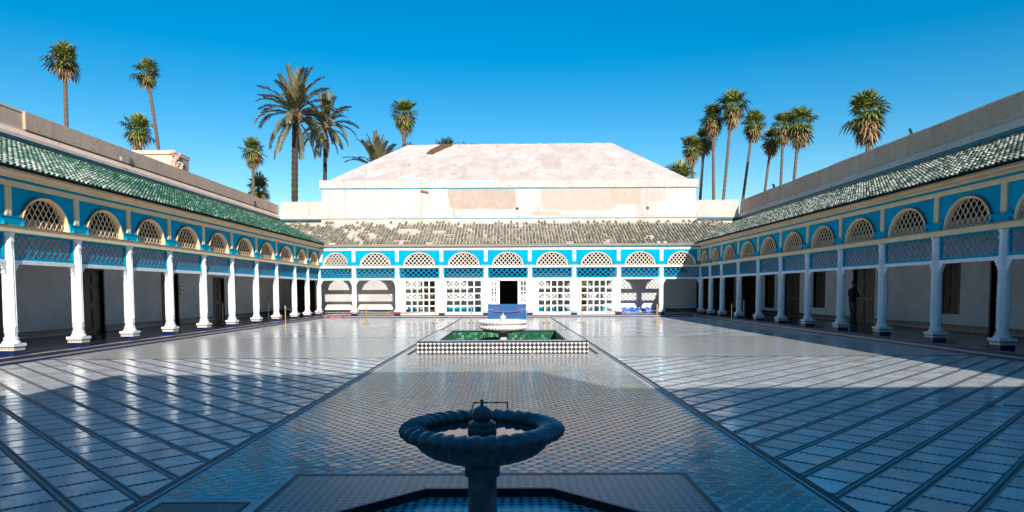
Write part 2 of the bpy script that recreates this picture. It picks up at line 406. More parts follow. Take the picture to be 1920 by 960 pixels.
for mx, my, pl, whole, left, ar in cells:
    tx, ty = random.gauss(0, .0021), random.gauss(0, .0021)
    if n < 300 and in_frame(mx, my):
        me = sl_full[int(left)] if whole else slab_mesh([(x - mx, y - my) for x, y in pl]).mesh('marble_slab', 'marble')
        put('marble_slab', me, floor, (mx, my, 0), (tx, ty, 0)); n += 1
    else:
        k = len(pl); o = len(rest.v)
        zt = [.002 + (x - mx) * ty + (y - my) * tx for x, y in pl]
        rest.v += [(x, y, .0005) for x, y in pl] + [(x, y, z) for (x, y), z in zip(pl, zt)]
        rest.f += [tuple(range(o + k, o + 2 * k))] + [(o + i, o + (i + 1) % k, o + k + (i + 1) % k, o + k + i) for i in range(k)]
stuff(rest.build('marble_slabs_beyond', 'marble', floor, fix=False))

# long mosaic path with a hole for the octagonal basin, and the cross path
OC = (CX, 4.15); OAP = 1.26
octa = [(OC[0] + OAP / math.cos(PI / 8) * math.cos(PI / 8 + k * PI / 4), OC[1] + OAP / math.cos(PI / 8) * math.sin(PI / 8 + k * PI / 4)) for k in range(8)]
SQ = 1.66
sq = [(OC[0] + SQ, OC[1] + SQ), (OC[0] - SQ, OC[1] + SQ), (OC[0] - SQ, OC[1] - SQ), (OC[0] + SQ, OC[1] - SQ)]
SY0, SY1 = OC[1] - SQ, OC[1] + SQ
pb = MB()
pb.box(PX0, PX1, SY1, FY1, -.3, 0); pb.box(PX0, PX1, FY0, SY0, -.3, 0)
pb.box(PX0, OC[0] - SQ, SY0, SY1, -.3, 0); pb.box(OC[0] + SQ, PX1, SY0, SY1, -.3, 0)
path = struct(pb.build('mosaic_path', 'grout'))
def ring(outer_fn, inner, z, name, mat, parent):
    m = MB(); k = len(inner); vs = [(x, y, z) for x, y in inner] + [(*outer_fn(x, y), z) for x, y in inner]
    m.add(vs, [(i, (i + 1) % k, k + (i + 1) % k, k + i) for i in range(k)])
    for i, (x, y) in enumerate(sq):   # corners of the square
        a, b = 2 * i, 2 * i + 1
        m.add([(*outer_fn(*inner[a]), z), (*outer_fn(*inner[b]), z), (x, y, z)], [(0, 1, 2)])
    return m.build(name, mat, parent)
def to_square(x, y):
    dx, dy = x - OC[0], y - OC[1]; s = SQ / max(abs(dx), abs(dy)); return OC[0] + dx * s, OC[1] + dy * s
ring(to_square, octa, .001, 'fine_mosaic_panel', 'fine', path)
# dark frame round that panel
fr = MB()
for (a, b, c, d) in ((-SQ, SQ, SQ, SQ + .045), (-SQ, SQ, -SQ - .045, -SQ), (-SQ - .045, -SQ, -SQ - .045, SQ + .045), (SQ, SQ + .045, -SQ - .045, SQ + .045)):
    fr.box(OC[0] + a, OC[0] + b, OC[1] + c, OC[1] + d, -.01, .003)
fr.build('panel_border', 'border', path)
# borders of the long path
for x0, w, m, z in ((PX0, .075, 'border', .0032), (PX0 + .075, .018, 'grout', .003), (PX0 + .093, .03, 'border', .0028), (PX1 - .075, .075, 'border', .0032), (PX1 - .093, .018, 'grout', .003), (PX1 - .123, .03, 'border', .0028)):
    b = MB(); y = FY0
    while y < FY1: b.box(x0, x0 + w, y, min(y + .2, FY1) - .004, -.01, z); y += .2
    stuff(b.build('border_tiles', m, path))
# glazed hexagon pieces on the long path
hexs = []
hw, hh, sx, sy = .066, .050, .150, .088
PY0, PY1 = 17.0, 22.1
jj = 0; y = .2
while y < FY1 - .05:
    x = PX0 + .20 + (sx / 2 if jj % 2 else 0)
    while x < PX1 - .19:
        skip = (abs(x - OC[0]) < SQ + .115 and abs(y - OC[1]) < SQ + .10) or (PY0 - .08 < y < PY1 + .08 and -2.42 < x < 2.09) or (-2.72 < x < -1.95 and 4.25 < y < 5.13)
        if not skip: hexs.append((x, y))
        x += sx
    y += sy; jj += 1
hx = [(-hw, -hh * .25), (-hw * .25, -hh), (hw * .45, -hh * .9), (hw, hh * .25), (hw * .25, hh), (-hw * .45, hh * .9)]
hexs.sort(key=lambda p: (not in_frame(*p), p[1]))
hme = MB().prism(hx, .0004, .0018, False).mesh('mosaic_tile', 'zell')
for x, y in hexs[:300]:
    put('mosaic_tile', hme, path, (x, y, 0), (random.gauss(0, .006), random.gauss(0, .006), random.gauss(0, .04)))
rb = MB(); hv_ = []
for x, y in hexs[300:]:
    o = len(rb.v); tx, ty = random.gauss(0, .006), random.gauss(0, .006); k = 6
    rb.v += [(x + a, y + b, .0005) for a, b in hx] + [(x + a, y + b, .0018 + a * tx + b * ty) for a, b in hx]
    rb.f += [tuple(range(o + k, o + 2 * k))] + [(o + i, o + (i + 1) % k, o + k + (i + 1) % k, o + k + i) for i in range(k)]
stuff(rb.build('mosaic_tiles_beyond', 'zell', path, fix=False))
cp = MB(); cp.box(FX0, PX0, BY0, BY1, -.3, .004); cp.box(PX1, FX1, BY0, BY1, -.3, .004)
cross = struct(cp.build('cross_path', 'band'))
bb = MB()
for x0, x1 in ((FX0, PX0), (PX1, FX1)):
    for yy in (BY0, BY1 - .05):
        x = x0
        while x < x1: bb.box(x, min(x + .2, x1) - .004, yy, yy + .05, -.01, .0055); x += .2
stuff(bb.build('cross_border_tiles', 'border', cross))

# ------------------------------------------------------------------ the gallery ranges
BW = 2.55
Z0 = .15                       # gallery floor
def seg_clip(p, q, inside, n=60):
    a = None; b = None
    for i in range(n + 1):
        t = i / n; c = (p[0] + (q[0] - p[0]) * t, p[1] + (q[1] - p[1]) * t)
        if inside(*c):
            if a is None: a = c
            b = c
    return (a, b) if a and b and math.hypot(a[0] - b[0], a[1] - b[1]) > .05 else None
def lattice_segs(x0, x1, z0, z1, dw, dh, inside):
    out = []; k = dh / dw; span = (z1 - z0) / k; x = x0 - math.ceil(span / dw) * dw
    while x < x1 + span:
        for s in (1, -1):
            e = seg_clip((x, z0), (x + s * span, z1), inside)
            if e: out.append((s, e))
        x += dw
    return out
PX_0, PX_1, PZ0, PZ1 = .17, BW - .17, 2.43, 2.93
AC, AA, AB, AZ0 = BW / 2, .90, .77, 3.15
blue_segs = lattice_segs(PX_0, PX_1, PZ0, PZ1, .232, .25, lambda x, z: PX_0 <= x <= PX_1 and PZ0 <= z <= PZ1)
arch_segs = lattice_segs(AC - 1.2, AC + 1.2, AZ0, AZ0 + AB, .205, .27, lambda x, z: ((x - AC) / (AA - .035)) ** 2 + ((z - AZ0) / (AB - .035)) ** 2 <= 1)
def slat_mesh(sg, mat, y): s, (p, q) = sg; return MB().bar(p, q, .021, y - (.010 if s > 0 else 0), y + (0 if s > 0 else .010)).mesh('slat', mat)
BLUE_SLATS = [slat_mesh(s, 'lattice_blue', 0) for s in blue_segs]
ARCH_SLATS = {m: [slat_mesh(s, m, .0) for s in arch_segs] for m in ('cream', 'cream_sunlit')}
def joined(segs, mat, w=.021):
    b = MB()
    for s, (p, q) in segs: b.bar(p, q, w, -.010 if s > 0 else 0, 0 if s > 0 else .010)
    return b.mesh('lattice_slats', mat)
BLUE_JOIN = joined(blue_segs, 'lattice_blue'); ARCH_JOIN = {m: joined(arch_segs, m) for m in ARCH_SLATS}
BLUE_BACK = joined(lattice_segs(PX_0, PX_1, PZ0, PZ1, .30, .27, lambda x, z: PX_0 <= x <= PX_1 and PZ0 <= z <= PZ1), 'lattice_blue', .034)
ARCH_BACK = joined(lattice_segs(AC - 1.2, AC + 1.2, AZ0, AZ0 + AB, .235, .27, lambda x, z: ((x - AC) / (AA - .035)) ** 2 + ((z - AZ0) / (AB - .035)) ** 2 <= 1), 'cream_sunlit', .032)
fb = MB(); x0, x1 = .13, BW - .13
fb.box(x0, x1, -.03, .03, 2.365, 2.425); fb.box(x0, x1, -.03, .03, 2.935, 2.99); fb.box(x0, x0 + .05, -.03, .03, 2.425, 2.935); fb.box(x1 - .05, x1, -.03, .03, 2.425, 2.935)
PANEL = fb.mesh('lattice_panel', 'blue')
RAIL = MB().box(.10, BW - .10, -.055, .055, 2.265, 2.364).mesh('rail', 'white', bevel=.008)
def corbel(sg):
    pr = [(0, 2.264), (.17, 2.264), (.17, 2.225), (.13, 2.215), (.12, 2.16), (.075, 2.13), (.065, 2.06), (.03, 2.02), (.02, 1.92), (0, 1.88)]
    return MB().prismy([(sg * x, z) for x, z in pr], -.05, .05)
CORB = {s: corbel(s).mesh('corbel', 'white') for s in (1, -1)}
# arch panel
N = 28; ab = MB(); zt = 4.05; yf, ybk = -.04, .06
el = [(AC - AA * math.cos(PI * i / N), AZ0 + AB * math.sin(PI * i / N)) for i in range(N + 1)]
for y_, in ((yf,), (ybk,)):
    ab.add([(x, y_, z) for x, z in el] + [(x, y_, zt) for x, z in el], [(i, i + 1, N + 2 + i, N + 1 + i) for i in range(N)])
    ab.add([(0, y_, AZ0), (AC - AA, y_, AZ0), (AC - AA, y_, zt), (0, y_, zt)], [(0, 1, 2, 3)])
    ab.add([(AC + AA, y_, AZ0), (BW, y_, AZ0), (BW, y_, zt), (AC + AA, y_, zt)], [(0, 1, 2, 3)])
ab.add([(x, yf, z) for x, z in el] + [(x, ybk, z) for x, z in el], [(i, i + 1, N + 2 + i, N + 1 + i) for i in range(N)])
ARCHP = ab.mesh('arch_panel', 'blue', fix=False)
def arch_trim(mat):
    m = MB()
    prof = [(.0, -.052), (.0, -.11), (-.028, -.11), (-.058, -.075), (-.058, .05), (0, .05)]   # (offset outward, y)
    rows = []
    for i in range(N + 1):
        a = PI * i / N; c, s_ = -math.cos(a), math.sin(a)
        rows.append([(AC + (AA + o) * c, y, AZ0 + .001 + (AB + o) * s_) for o, y in prof])
    vs = [p for r in rows for p in r]; k = len(prof)
    fs = [(i * k + j, (i + 1) * k + j, (i + 1) * k + (j + 1) % k, i * k + (j + 1) % k) for i in range(N) for j in range(k)]
    fs += [tuple(range(k)), tuple(range(N * k, N * k + k))]
    return m.add(vs, fs).mesh('arch_trim', mat)
TRIM = {m: arch_trim(m) for m in ('cream', 'cream_sunlit')}
DARKLINE = MB()
for i in range(N):
    (xa, za), (xb, zb) = [(AC - (AA + .012) * math.cos(PI * t / N), AZ0 + .012 + (AB + .012) * math.sin(PI * t / N)) for t in (i, i + 1)]
    DARKLINE.bar((xa, za), (xb, zb), .022, -.085, -.041)
DARKLINE = DARKLINE.mesh('arch_edge', 'woodhi')
# column pieces, origin at the gallery floor
def octl(prof, rot=PI / 8): return MB().lathe(prof, 8, rot=rot)
sh = octl([(.128, .43), (.128, .50), (.142, .55), (.136, .60), (.134, 1.3), (.124, 2.45), (.120, 2.60)])
for k in range(8):   # raised fillets on each face of the shaft
    a = 2 * PI * k / 8
    for off in (-.026, .026):
        pts = [(.1265 * math.cos(a) - off * math.sin(a), .1265 * math.sin(a) + off * math.cos(a), .66), (.1165 * math.cos(a) - off * math.sin(a), .1165 * math.sin(a) + off * math.cos(a), 2.45)]
        sh.tube(pts, .010, 4)
SHAFT = sh.mesh('column', 'white')
bs = MB().box(-.205, .205, -.205, .205, .215, .285); bs.lathe([(.175, .285), (.185, .31), (.165, .345), (.14, .37), (.155, .39), (.15, .42), (.128, .435)], 16)
BASE = bs.mesh('base', 'white')
cpb = MB().lathe([(.120, 2.60), (.140, 2.62), (.140, 2.66), (.124, 2.68), (.128, 2.76), (.155, 2.80), (.155, 2.838)], 8, rot=PI / 8)
CAPITAL = cpb.mesh('capital', 'white')
pl_ = MB()
for sx_ in (-1, 1):
    for sy_ in (-1, 1): pl_.box(min(0, sx_ * .178) + .003 * (sx_ > 0), max(0, sx_ * .178) - .003 * (sx_ < 0), min(0, sy_ * .178) + .003 * (sy_ > 0), max(0, sy_ * .178) - .003 * (sy_ < 0), 0, .125)
PLINTH = pl_.mesh('plinth', 'cobalt')
PBAND = MB().box(-.183, .183, -.183, .183, .127, .188).mesh('plinth_band', 'plinthband')
PCAP = MB().box(-.178, .178, -.178, .178, .189, .214).mesh('plinth_cap', 'cobalt')
PIL = {m: (MB().box(-.10, .10, -.075, -.042, 3.36, 4.05).box(-.075, -.02, -.084, -.076, 3.40, 4.03).box(.02, .075, -.084, -.076, 3.40, 4.03)).mesh('pilaster', m) for m in ('cream', 'cream_sunlit')}
def ledge():
    m = MB().box(-.36, .36, -.13, -.042, 3.155, 3.335); m.box(-.38, .38, -.145, -.042, 3.336, 3.36)
    return m.mesh('spandrel_box', 'blue')
LEDGE = ledge()
FINIAL = MB().lathe([(.035, 0), (.055, .03), (.025, .06), (.035, .08), (.004, .11)], 8, (0, -.155, 3.145))
FINIAL = FINIAL.mesh('bracket', 'blue')

def column(g, s):
    c = put('column', SHAFT, g, (s, 0, Z0), (random.gauss(0, .0025), random.gauss(0, .0025), PI / 2 * random.randrange(4)))
    for nm, me in (('base', BASE), ('capital', CAPITAL), ('plinth', PLINTH), ('plinth_band', PBAND), ('plinth_cap', PCAP)): put(nm, me, c)
def bay(g, s0, s1, trim, slats, corb=True):
    k = (s1 - s0) / BW; sc = (k, 1, 1)
    put('rail', RAIL, g, (s0, 0, 0), scale=sc)
    p = put('lattice_panel', PANEL, g, (s0, 0, 0), scale=sc)
    a = put('arch_panel', ARCHP, g, (s0, 0, 0), scale=sc)
    put('arch_trim', TRIM[trim], a); put('arch_edge', DARKLINE, a)
    if slats:
        for me in BLUE_SLATS: put('slat', me, p)
        for me in ARCH_SLATS[trim]: put('slat', me, a)
    else:
        bk = trim == 'cream_sunlit'; stuff(put('lattice_slats', BLUE_BACK if bk else BLUE_JOIN, p)); stuff(put('lattice_slats', ARCH_BACK if bk else ARCH_JOIN[trim], a))
    if corb:
        put('corbel', CORB[1], g, (s0 + .115, 0, 0)); put('corbel', CORB[-1], g, (s1 - .115, 0, 0))
def bands(g, a, b, trim):
    """long mouldings; a < b along the range"""
    put('beam', MB().box(a, b, -.17, .09, 2.992, 3.125).box(a, b, -.19, .09, 3.127, 3.149).mesh('beam', trim), g)
    put('beam_shadow_line', MB().box(a, b, -.196, -.191, 3.128, 3.140).mesh('beam_shadow_line', 'wood'), g)  # dark strip standing in for the shadow gap above the beam
    m = MB().box(a, b, -.085, .06, 4.051, 4.13).box(a, b, -.11, .06, 4.131, 4.17); put('frieze_band', m.mesh('frieze_band', trim), g)
    put('blue_band', MB().box(a, b, -.095, .06, 4.171, 4.235).mesh('blue_band', 'blue'), g)
    m = MB().prismx([(.06, 4.236), (-.16, 4.236), (-.19, 4.262), (-.19, 4.275), (-.33, 4.30), (-.36, 4.325), (-.36, 4.345), (.06, 4.345)], a, b); put('cornice', m.mesh('cornice', trim), g)
    put('eave_shadow_line', MB().box(a, b, -.35, .06, 4.346, 4.354).mesh('eave_shadow_line', 'wood'), g)  # dark strip painting the shadow line between cornice and eave board
    put('eave_board', MB().box(a, b, -.41, .06, 4.355, 4.378).mesh('eave_board', trim), g)
RD, RH0, RH1 = 3.45, 4.395, 6.12     # roof plan depth, eave height, top height
EAVE = -.46
SL = math.atan2(RH1 - RH0, RD - EAVE); SLEN = math.hypot(RH1 - RH0, RD - EAVE)
def tile_me(mat, w, L, flip=False):
    lip = .018 if mat == 'tile_old' else .040; tp = .95 if mat == 'tile_old' else .86
    n = 6; m = MB(); vs = []
    for t, sc in ((0, 1.0), (1, tp)):
        for i in range(n + 1):
            a = PI * i / n; vs.append((-w * sc * math.cos(a), t * L, (w * 1.1) * sc * math.sin(a) + (lip if t == 0 else .0)))
    fs = [(i, i + 1, n + 2 + i, n + 1 + i) for i in range(n)]
    vs += [(-w * .72 * math.cos(PI * i / n), 0, w * .80 * math.sin(PI * i / n) + lip) for i in range(n + 1)]
    fs += [(i + 1, i, 2 * n + 2 + i, 2 * n + 3 + i) for i in range(n)]
    return m.add(vs, fs).mesh('roof_tile', mat, fix=False)
def tile_roof(g, a, b, cut, pitch, course, mat, bed, near, drop=None, seed=1):
    """cut(s, t): keep a tile whose middle lies at s along and t (0 to 1) up the slope; near(s): how large it shows"""
    rnd = random.Random(seed)
    k = RD - EAVE
    bd = MB(); nseg = 40
    def sa(t): return (a(t), b(t))
    (a0, b0), (a1, b1) = sa(0), sa(1)
    bd.add([(a0, EAVE + .02, RH0 - .01), (b0, EAVE + .02, RH0 - .01), (b1, RD, RH1 - .01), (a1, RD, RH1 - .01), (a0, EAVE + .02, RH0 - .03), (b0, EAVE + .02, RH0 - .03), (b1, RD, RH1 - .25), (a1, RD, RH1 - .25)],
           [(0, 1, 2, 3), (7, 6, 5, 4), (0, 4, 5, 1)])
    roof = bd.build('roof', bed, g)
    L = SLEN / course * 1.18; me = tile_me(mat, pitch * (.37 if mat == 'tile_old' else .37), L)
    spots = []
    s = min(a0, a1) + pitch / 2
    while s < max(b0, b1):
        for j in range(course):
            t = j / course
            if not (sa(t + .5 / course)[0] < s < sa(t + .5 / course)[1]): continue
            if drop and drop(s, t, rnd): continue
            spots.append((s, t))
        s += pitch
    spots.sort(key=lambda p: near(*p))
    for i, (s, t) in enumerate(spots[:300]):
        put('roof_tile', me, roof, (s + rnd.gauss(0, .006), EAVE - .03 + t * k, RH0 - .012 + t * (RH1 - RH0)), (SL + rnd.gauss(0, .012), rnd.gauss(0, .03), rnd.gauss(0, .02)))
    vs = [v.co.copy() for v in me.vertices]; fs = [tuple(p.vertices) for p in me.polygons]; m = MB()
    for s, t in spots[300:]:
        T = Matrix.Translation((s + rnd.gauss(0, .006), EAVE - .03 + t * k, RH0 - .012 + t * (RH1 - RH0))) @ Matrix.Rotation(SL + rnd.gauss(0, .012), 4, 'X') @ Matrix.Rotation(rnd.gauss(0, .02), 4, 'Z')
        m.add([T @ v for v in vs], fs)
    stuff(m.build('roof_tiles_beyond', mat, roof, fix=False))
    # channel tiles between, seen only as a darker trough: the bed itself
def step_tiles(g, a, b, single, sign=1):
    put('step', MB().box(a, b, -.384, -.1, -.05, .142).mesh('step', 'grout'), g)
    put('step_strip', MB().box(a, b, -.388, -.383, .053, .094).mesh('step_strip', 'stripdots'), g)
    me = MB().box(.002, .196, -.396, -.38, .002, .050).mesh('step_tile', 'cobalt'); me2 = MB().box(.002, .196, -.396, -.30, .097, .152).mesh('step_tile', 'cobalt')
    rest = MB(); n_ = 0; x = a if sign > 0 else b - .198
    while a - .001 <= x and x + .198 <= b:
        for k, e in enumerate((me, me2)):
            if single and n_ < 296 and abs(x) > 13.5: put('step_tile', e, g, (x, 0, 0)); n_ += 1
            else: rest.add([(v.co.x + x, v.co.y, v.co.z) for v in e.vertices], [tuple(p.vertices) for p in e.polygons])
        x += .198 * sign
    if rest.v: stuff(rest.build('step_tiles_beyond', 'cobalt', g, fix=False))
def wall_with_openings(g, a, b, y, z0, z1, ops, th=.35, mat='plaster_in', name='wall'):
    m = MB(); x = a
    for (o0, o1, h0, h1) in sorted(ops):
        m.box(x, o0, y, y + th, z0, z1); m.box(o0, o1, y, y + th, h1, z1)
        if h0 > z0 + .01: m.box(o0, o1, y, y + th, z0, h0)
        x = o1
    m.box(x, b, y, y + th, z0, z1)
    return m.build(name, mat, g)
def door(g, o0, o1, h0, h1, y, kind='door'):
    w = o1 - o0; d = MB().box(0, w, .10, .16, 0, h1 - h0).build(kind, 'wood', g, (o0, y, h0))
    fm = MB().box(-.07, 0, -.02, .10, 0, h1 - h0).box(w, w + .07, -.02, .10, 0, h1 - h0).box(-.07, w + .07, -.02, .10, h1 - h0, h1 - h0 + .07)
    fm.build('frame', 'wood', d)
    H = h1 - h0; n = 2 if w > .7 else 1
    for i in range(n):
        xa = .06 + i * w / n; xb = (i + 1) * w / n - .06
        for za, zb in ((.10, H * .40), (H * .48, H * .72), (H * .77, H - .1)):
            p = MB().box(xa, xb, .082, .0995, za, zb); p.box(xa + .06, xb - .06, .068, .0815, za + .06, zb - .06); p.build('panel', 'wood', d)
    if kind == 'door':
        MB().box(.06, w - .06, .06, .0995, H * .425, H * .455).build('bar', 'woodhi', d)
        MB().lathe([(.02, 0), (.03, .02), (.008, .05)], 10).build('handle', 'brass', d, (w * .56, .095, H * .44), (PI / 2, 0, 0))
    else:
        gr = MB()
        for i in range(1, 6): gr.box(w * i / 6 - .008, w * i / 6 + .008, .03, .046, .03, H - .03)
        gr.build('grille', 'iron', d)
def gallery(g, a, b, openings, skirts=True, parapet_top=7.25, par=(None, None), ceil_a=None):
    """things common to all three ranges; a..b along the range"""
    doors = [o[:4] for o in openings]
    wall_with_openings(g, a, b, 3.3, Z0 - .3, 6.05, doors, .4)
    if skirts:
        xs = sorted([(o[0] - .08, o[1] + .08) for o in openings if o[2] < .3]); x = a
        for o0, o1 in xs + [(b, b)]:
            if o0 - x > .05:
                MB().box(x, o0, 3.275, 3.2995, Z0 + .06, .37).build('skirting', 'skirt_x', g); MB().box(x, o0, 3.265, 3.2995, .372, .40).build('skirting_cap', 'iron', g); MB().box(x, o0, 3.262, 3.2995, Z0 + .002, Z0 + .058).build('skirting_foot', 'cobalt', g)
            x = o1
    for o in openings: 
        if o[4]: door(g, *o[:4], 3.3, o[4])
def ceiling(g, a, b):
    m = MB().box(a, b, .1, 3.29, 3.96, 4.02); m.build('ceiling', 'ceil', g)
    n_ = int((b - a) / .62)
    jm = MB().box(-.05, .05, .1, 3.28, 3.84, 3.958).mesh('joist', 'ceil')
    for i in range(n_): put('joist', jm, g, (a + .31 + i * .62, 0, 0))
def parapet(g, a, b, top, mat, capmat, y=3.46):
    m = MB().prismx([(y, 6.30), (y + .04, 6.30), (y + .04, 6.62), (y + .10, 6.66), (y + .10, top), (y + .55, top), (y + .55, 5.9), (y, 5.9)], a, b); m.build('parapet', mat, g)
    MB().prismx([(y - .10, 6.32), (y - .10, 6.42), (y + .036, 6.60), (y + .036, 6.32)], a, b).build('ledge', capmat, g)
    MB().box(a, b, y - .06, y - .003, 6.20, 6.316).build('blue_line', 'blue', g)
    MB().box(a, b, y - .10, y - .062, 6.11, 6.24).build('gap_shadow_strip', 'wood', g)  # dark strip standing in for the shaded gap above the tiles
    cp = MB(); x = a; rnd = random.Random(3)
    n_ = max(2, int((b - a) / 1.3)); zs = [top + .03 + rnd.uniform(-.015, .025) for _ in range(n_ + 1)]
    for i in range(n_):
        x0, x1 = a + (b - a) * i / n_, a + (b - a) * (i + 1) / n_
        cp.add([(x0, y + .08, top - .02), (x1, y + .08, top - .02), (x1, y + .60, top - .02), (x0, y + .60, top - .02), (x0, y + .08, zs[i]), (x1, y + .08, zs[i + 1]), (x1, y + .60, zs[i]), (x0, y + .60, zs[i + 1])],
               [(0, 1, 5, 4), (4, 5, 6, 7), (3, 7, 6, 2), (0, 4, 7, 3), (1, 2, 6, 5)])
    cp.build('coping', capmat, g)

YLs = [10.7, 13.15, 15.6, 18.05, 20.5, 22.95, 25.5, 28.1, 30.8, 33.45, 36.3, 38.6, 41.0]
YRs = [10.9, 13.4, 15.9, 18.4, 21.05, 23.7, 26.3, 28.9, 31.5, 34.2, 36.9, 39.0, 41.0]
XBs = [-11.5, -9.36, -6.75, -4.07, -1.4, 1.25, 3.93, 6.6, 9.18, 11.6]

# left range: local x = world y, local y = towards -x
gl = thing('gallery_range', 'sunlit left arcade with blue arches, white columns and green tiled roof', 'arcade', (XL, 0, 0), PI / 2)
for i, s in enumerate(YLs): column(gl, s)
for i in range(len(YLs) - 1): bay(gl, YLs[i], YLs[i + 1], 'cream', 1 < i < 6)
for s in YLs[:-1]:
    put('pilaster', PIL['cream'], gl, (s, 0, 0)); put('spandrel_box', LEDGE, gl, (s, 0, 0)); [put('bracket', FINIAL, gl, (s + e_, 0, 0)) for e_ in (-.3, .3)]
bands(gl, 2, YB - .1, 'cream')
gallery(gl, -1, YB + 3.3, [(18.9, 20.1, Z0, 2.4, 'door'), (23.46, 24.72, Z0, 2.38, 'door'), (28.94, 30.29, Z0, 2.38, 'door'), (33.94, 35.15, Z0, 2.27, 'door')])
ceiling(gl, 0, YB + 3.2)
parapet(gl, -1, YB + 3.44, 7.2, 'plaster_brown', 'plaster_pink')
tile_roof(gl, lambda t: 2., lambda t: YB - EAVE - .0 + t * (RD - EAVE) + EAVE * 2, None, .19, 14, 'tile_green', 'roofbed', lambda s, t: (s < 14.5, s + t * 4), seed=1)
step_tiles(gl, -1, YB - .39, True)
MB().box(-1, YB + 3.3, -.1, 3.3, -.05, Z0).build('gallery_floor', 'gallery_floor', gl)
MB().box(-1, YB - .3, -.298, -.1005, -.05, Z0).build('sun_toned_edge', 'gallery_floor_pale', gl)  # edge coloured pale to stand in for the sunlit band of floor

# right range: local x = -world y, local y = towards +x
gr = thing('gallery_range', 'shaded right arcade with blue arches, pale columns and grey green tiled roof', 'arcade', (XR, 0, 0), -PI / 2)
for s in YRs: column(gr, -s)
for i in range(len(YRs) - 1): bay(gr, -YRs[i + 1], -YRs[i], 'cream', 1 < i < 6)
for s in YRs[:-1]:
    put('pilaster', PIL['cream'], gr, (-s, 0, 0)); put('spandrel_box', LEDGE, gr, (-s, 0, 0)); [put('bracket', FINIAL, gr, (-s + e_, 0, 0)) for e_ in (-.3, .3)]
bands(gr, -YB + .1, -2, 'cream')
ro = [(18.2, 19.4, Z0, 2.6, 'door'), (20.6, 20.95, Z0, 2.6, 'door'), (22.49, 23.46, .74, 2.53, 'window'), (27.74, 29.33, Z0, 2.5, 'door'), (32.05, 33.17, .71, 2.4, 'window'), (34.87, 36.76, Z0, 2.43, 'door'), (38.16, 39.42, .55, 2.4, 'window'), (40.6, 43.4, Z0, 2.5, 'door')]
gallery(gr, -YB - 3.3, 1, [(-b, -a, c, d, e) for a, b, c, d, e in ro])
ceiling(gr, -YB - 3.2, 0)
parapet(gr, -YB - 3.44, 1, 7.38, 'plaster_brown', 'plaster_pink')
tile_roof(gr, lambda t: -(YB + EAVE + t * (RD - EAVE)), lambda t: -2., None, .18, 14, 'tile_mixed', 'roofbed', lambda s, t: (s > -14.5, -s + t * 4), seed=2)
step_tiles(gr, -YB + .39, 1, True, -1)
MB().box(-YB - 3.3, 1, -.1, 3.3, -.05, Z0).build('gallery_floor', 'gallery_floor', gr)
MB().box(-YB + .3, 1, -.298, -.1005, -.05, Z0).build('sun_toned_edge', 'gallery_floor_pale', gr)

# back range
gb = thing('gallery_range', 'bright end arcade with nine turquoise arches facing the courtyard', 'arcade', (0, YB, 0), 0)
for s in XBs[1:-1]: column(gb, s)
for i in range(9): bay(gb, XBs[i], XBs[i + 1], 'cream_sunlit', False, i in (0, 1, 7, 8))
for s in XBs[1:-1]: put('pilaster', PIL['cream_sunlit'], gb, (s, 0, 0)); put('spandrel_box', LEDGE, gb, (s, 0, 0)); [put('bracket', FINIAL, gb, (s + e_, 0, 0)) for e_ in (-.3, .3)]
for s in (XBs[0] + .16, XBs[-1] - .16): put('pilaster', PIL['cream_sunlit'], gb, (s, 0, 0))
bands(gb, XL + .1, XR - .1, 'cream_sunlit')
gallery(gb, XL - 3.65, XR + 3.65, [(-14.2, -12.75, Z0, 2.42, 'door'), (-5.75, -4.35, Z0 + .02, 2.4, None), (-.75, .65, Z0 + .02, 2.4, None), (3.9, 5.2, Z0 + .02, 2.4, None), (12.3, 14.6, Z0, 2.5, 'door')])
for o0, o1 in ((-5.75, -4.35), (3.9, 5.2)):
    d = MB().box(o0, o1, .10, .16, Z0 + .02, 2.4).build('gilded_door', 'gilded', gb, (0, 3.3, 0))
    for k in range(2):
        for za, zb in ((.25, .95), (1.05, 1.65), (1.75, 2.3)):
            w = (o1 - o0) / 2; MB().box(o0 + k * w + .08, o0 + (k + 1) * w - .08, .08, .0995, za, zb).build('panel', 'gilded', d)
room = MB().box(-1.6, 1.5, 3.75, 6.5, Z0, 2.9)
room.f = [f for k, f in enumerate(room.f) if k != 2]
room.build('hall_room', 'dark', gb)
rm2 = MB().box(-.75, .65, 3.301, 3.74, 2.402, 2.41); rm2.build('door_head', 'dark', gb)
for o0, o1 in ((-6.6, -5.85), (-4.25, -.85), (.75, 3.8), (5.3, 6.5)):
    MB().box(o0, o1, 3.24, 3.26, Z0 + .004, .52).build('blue_dado', 'cobalt' if False else 'blue', gb)
ceiling(gb, XL - 3.2, XR + 3.2)
def drop_old(s, t, rnd):
    f = noise.fractal(Vector((s * .9, t * 3.2, 3.1)), 1.0, 2.0, 3)
    lim = .55 - .38 * max(0, min(1, (1 - s) / 9))
    return f > lim + rnd.gauss(0, .10) or (t > .80 + .1 * noise.noise(Vector((s * .7, 0, 9))) and rnd.random() < .7) or rnd.random() < .015
tile_roof(gb, lambda t: XL - EAVE - t * (RD - EAVE), lambda t: XR + EAVE + t * (RD - EAVE), None, .20, 12, 'tile_old', 'plaster_bed', lambda s, t: (t * 13 // 1, abs(s)), drop_old, seed=3)
parapet(gb, XL - 3.4, -12.2, 7.42, 'plaster_pale', 'plaster_pale'); parapet(gb, 12.22, XR + 3.4, 7.42, 'plaster_pale', 'plaster_pale')
MB().prismx([(3.36, 6.32), (3.36, 6.40), (3.50, 6.52), (3.50, 6.32)], -12.199, 12.219).build('ledge', 'plaster_roof', gb)
MB().box(-12.199, 12.219, 3.40, 3.50, 6.27, 6.316).build('blue_line', 'blue', gb)
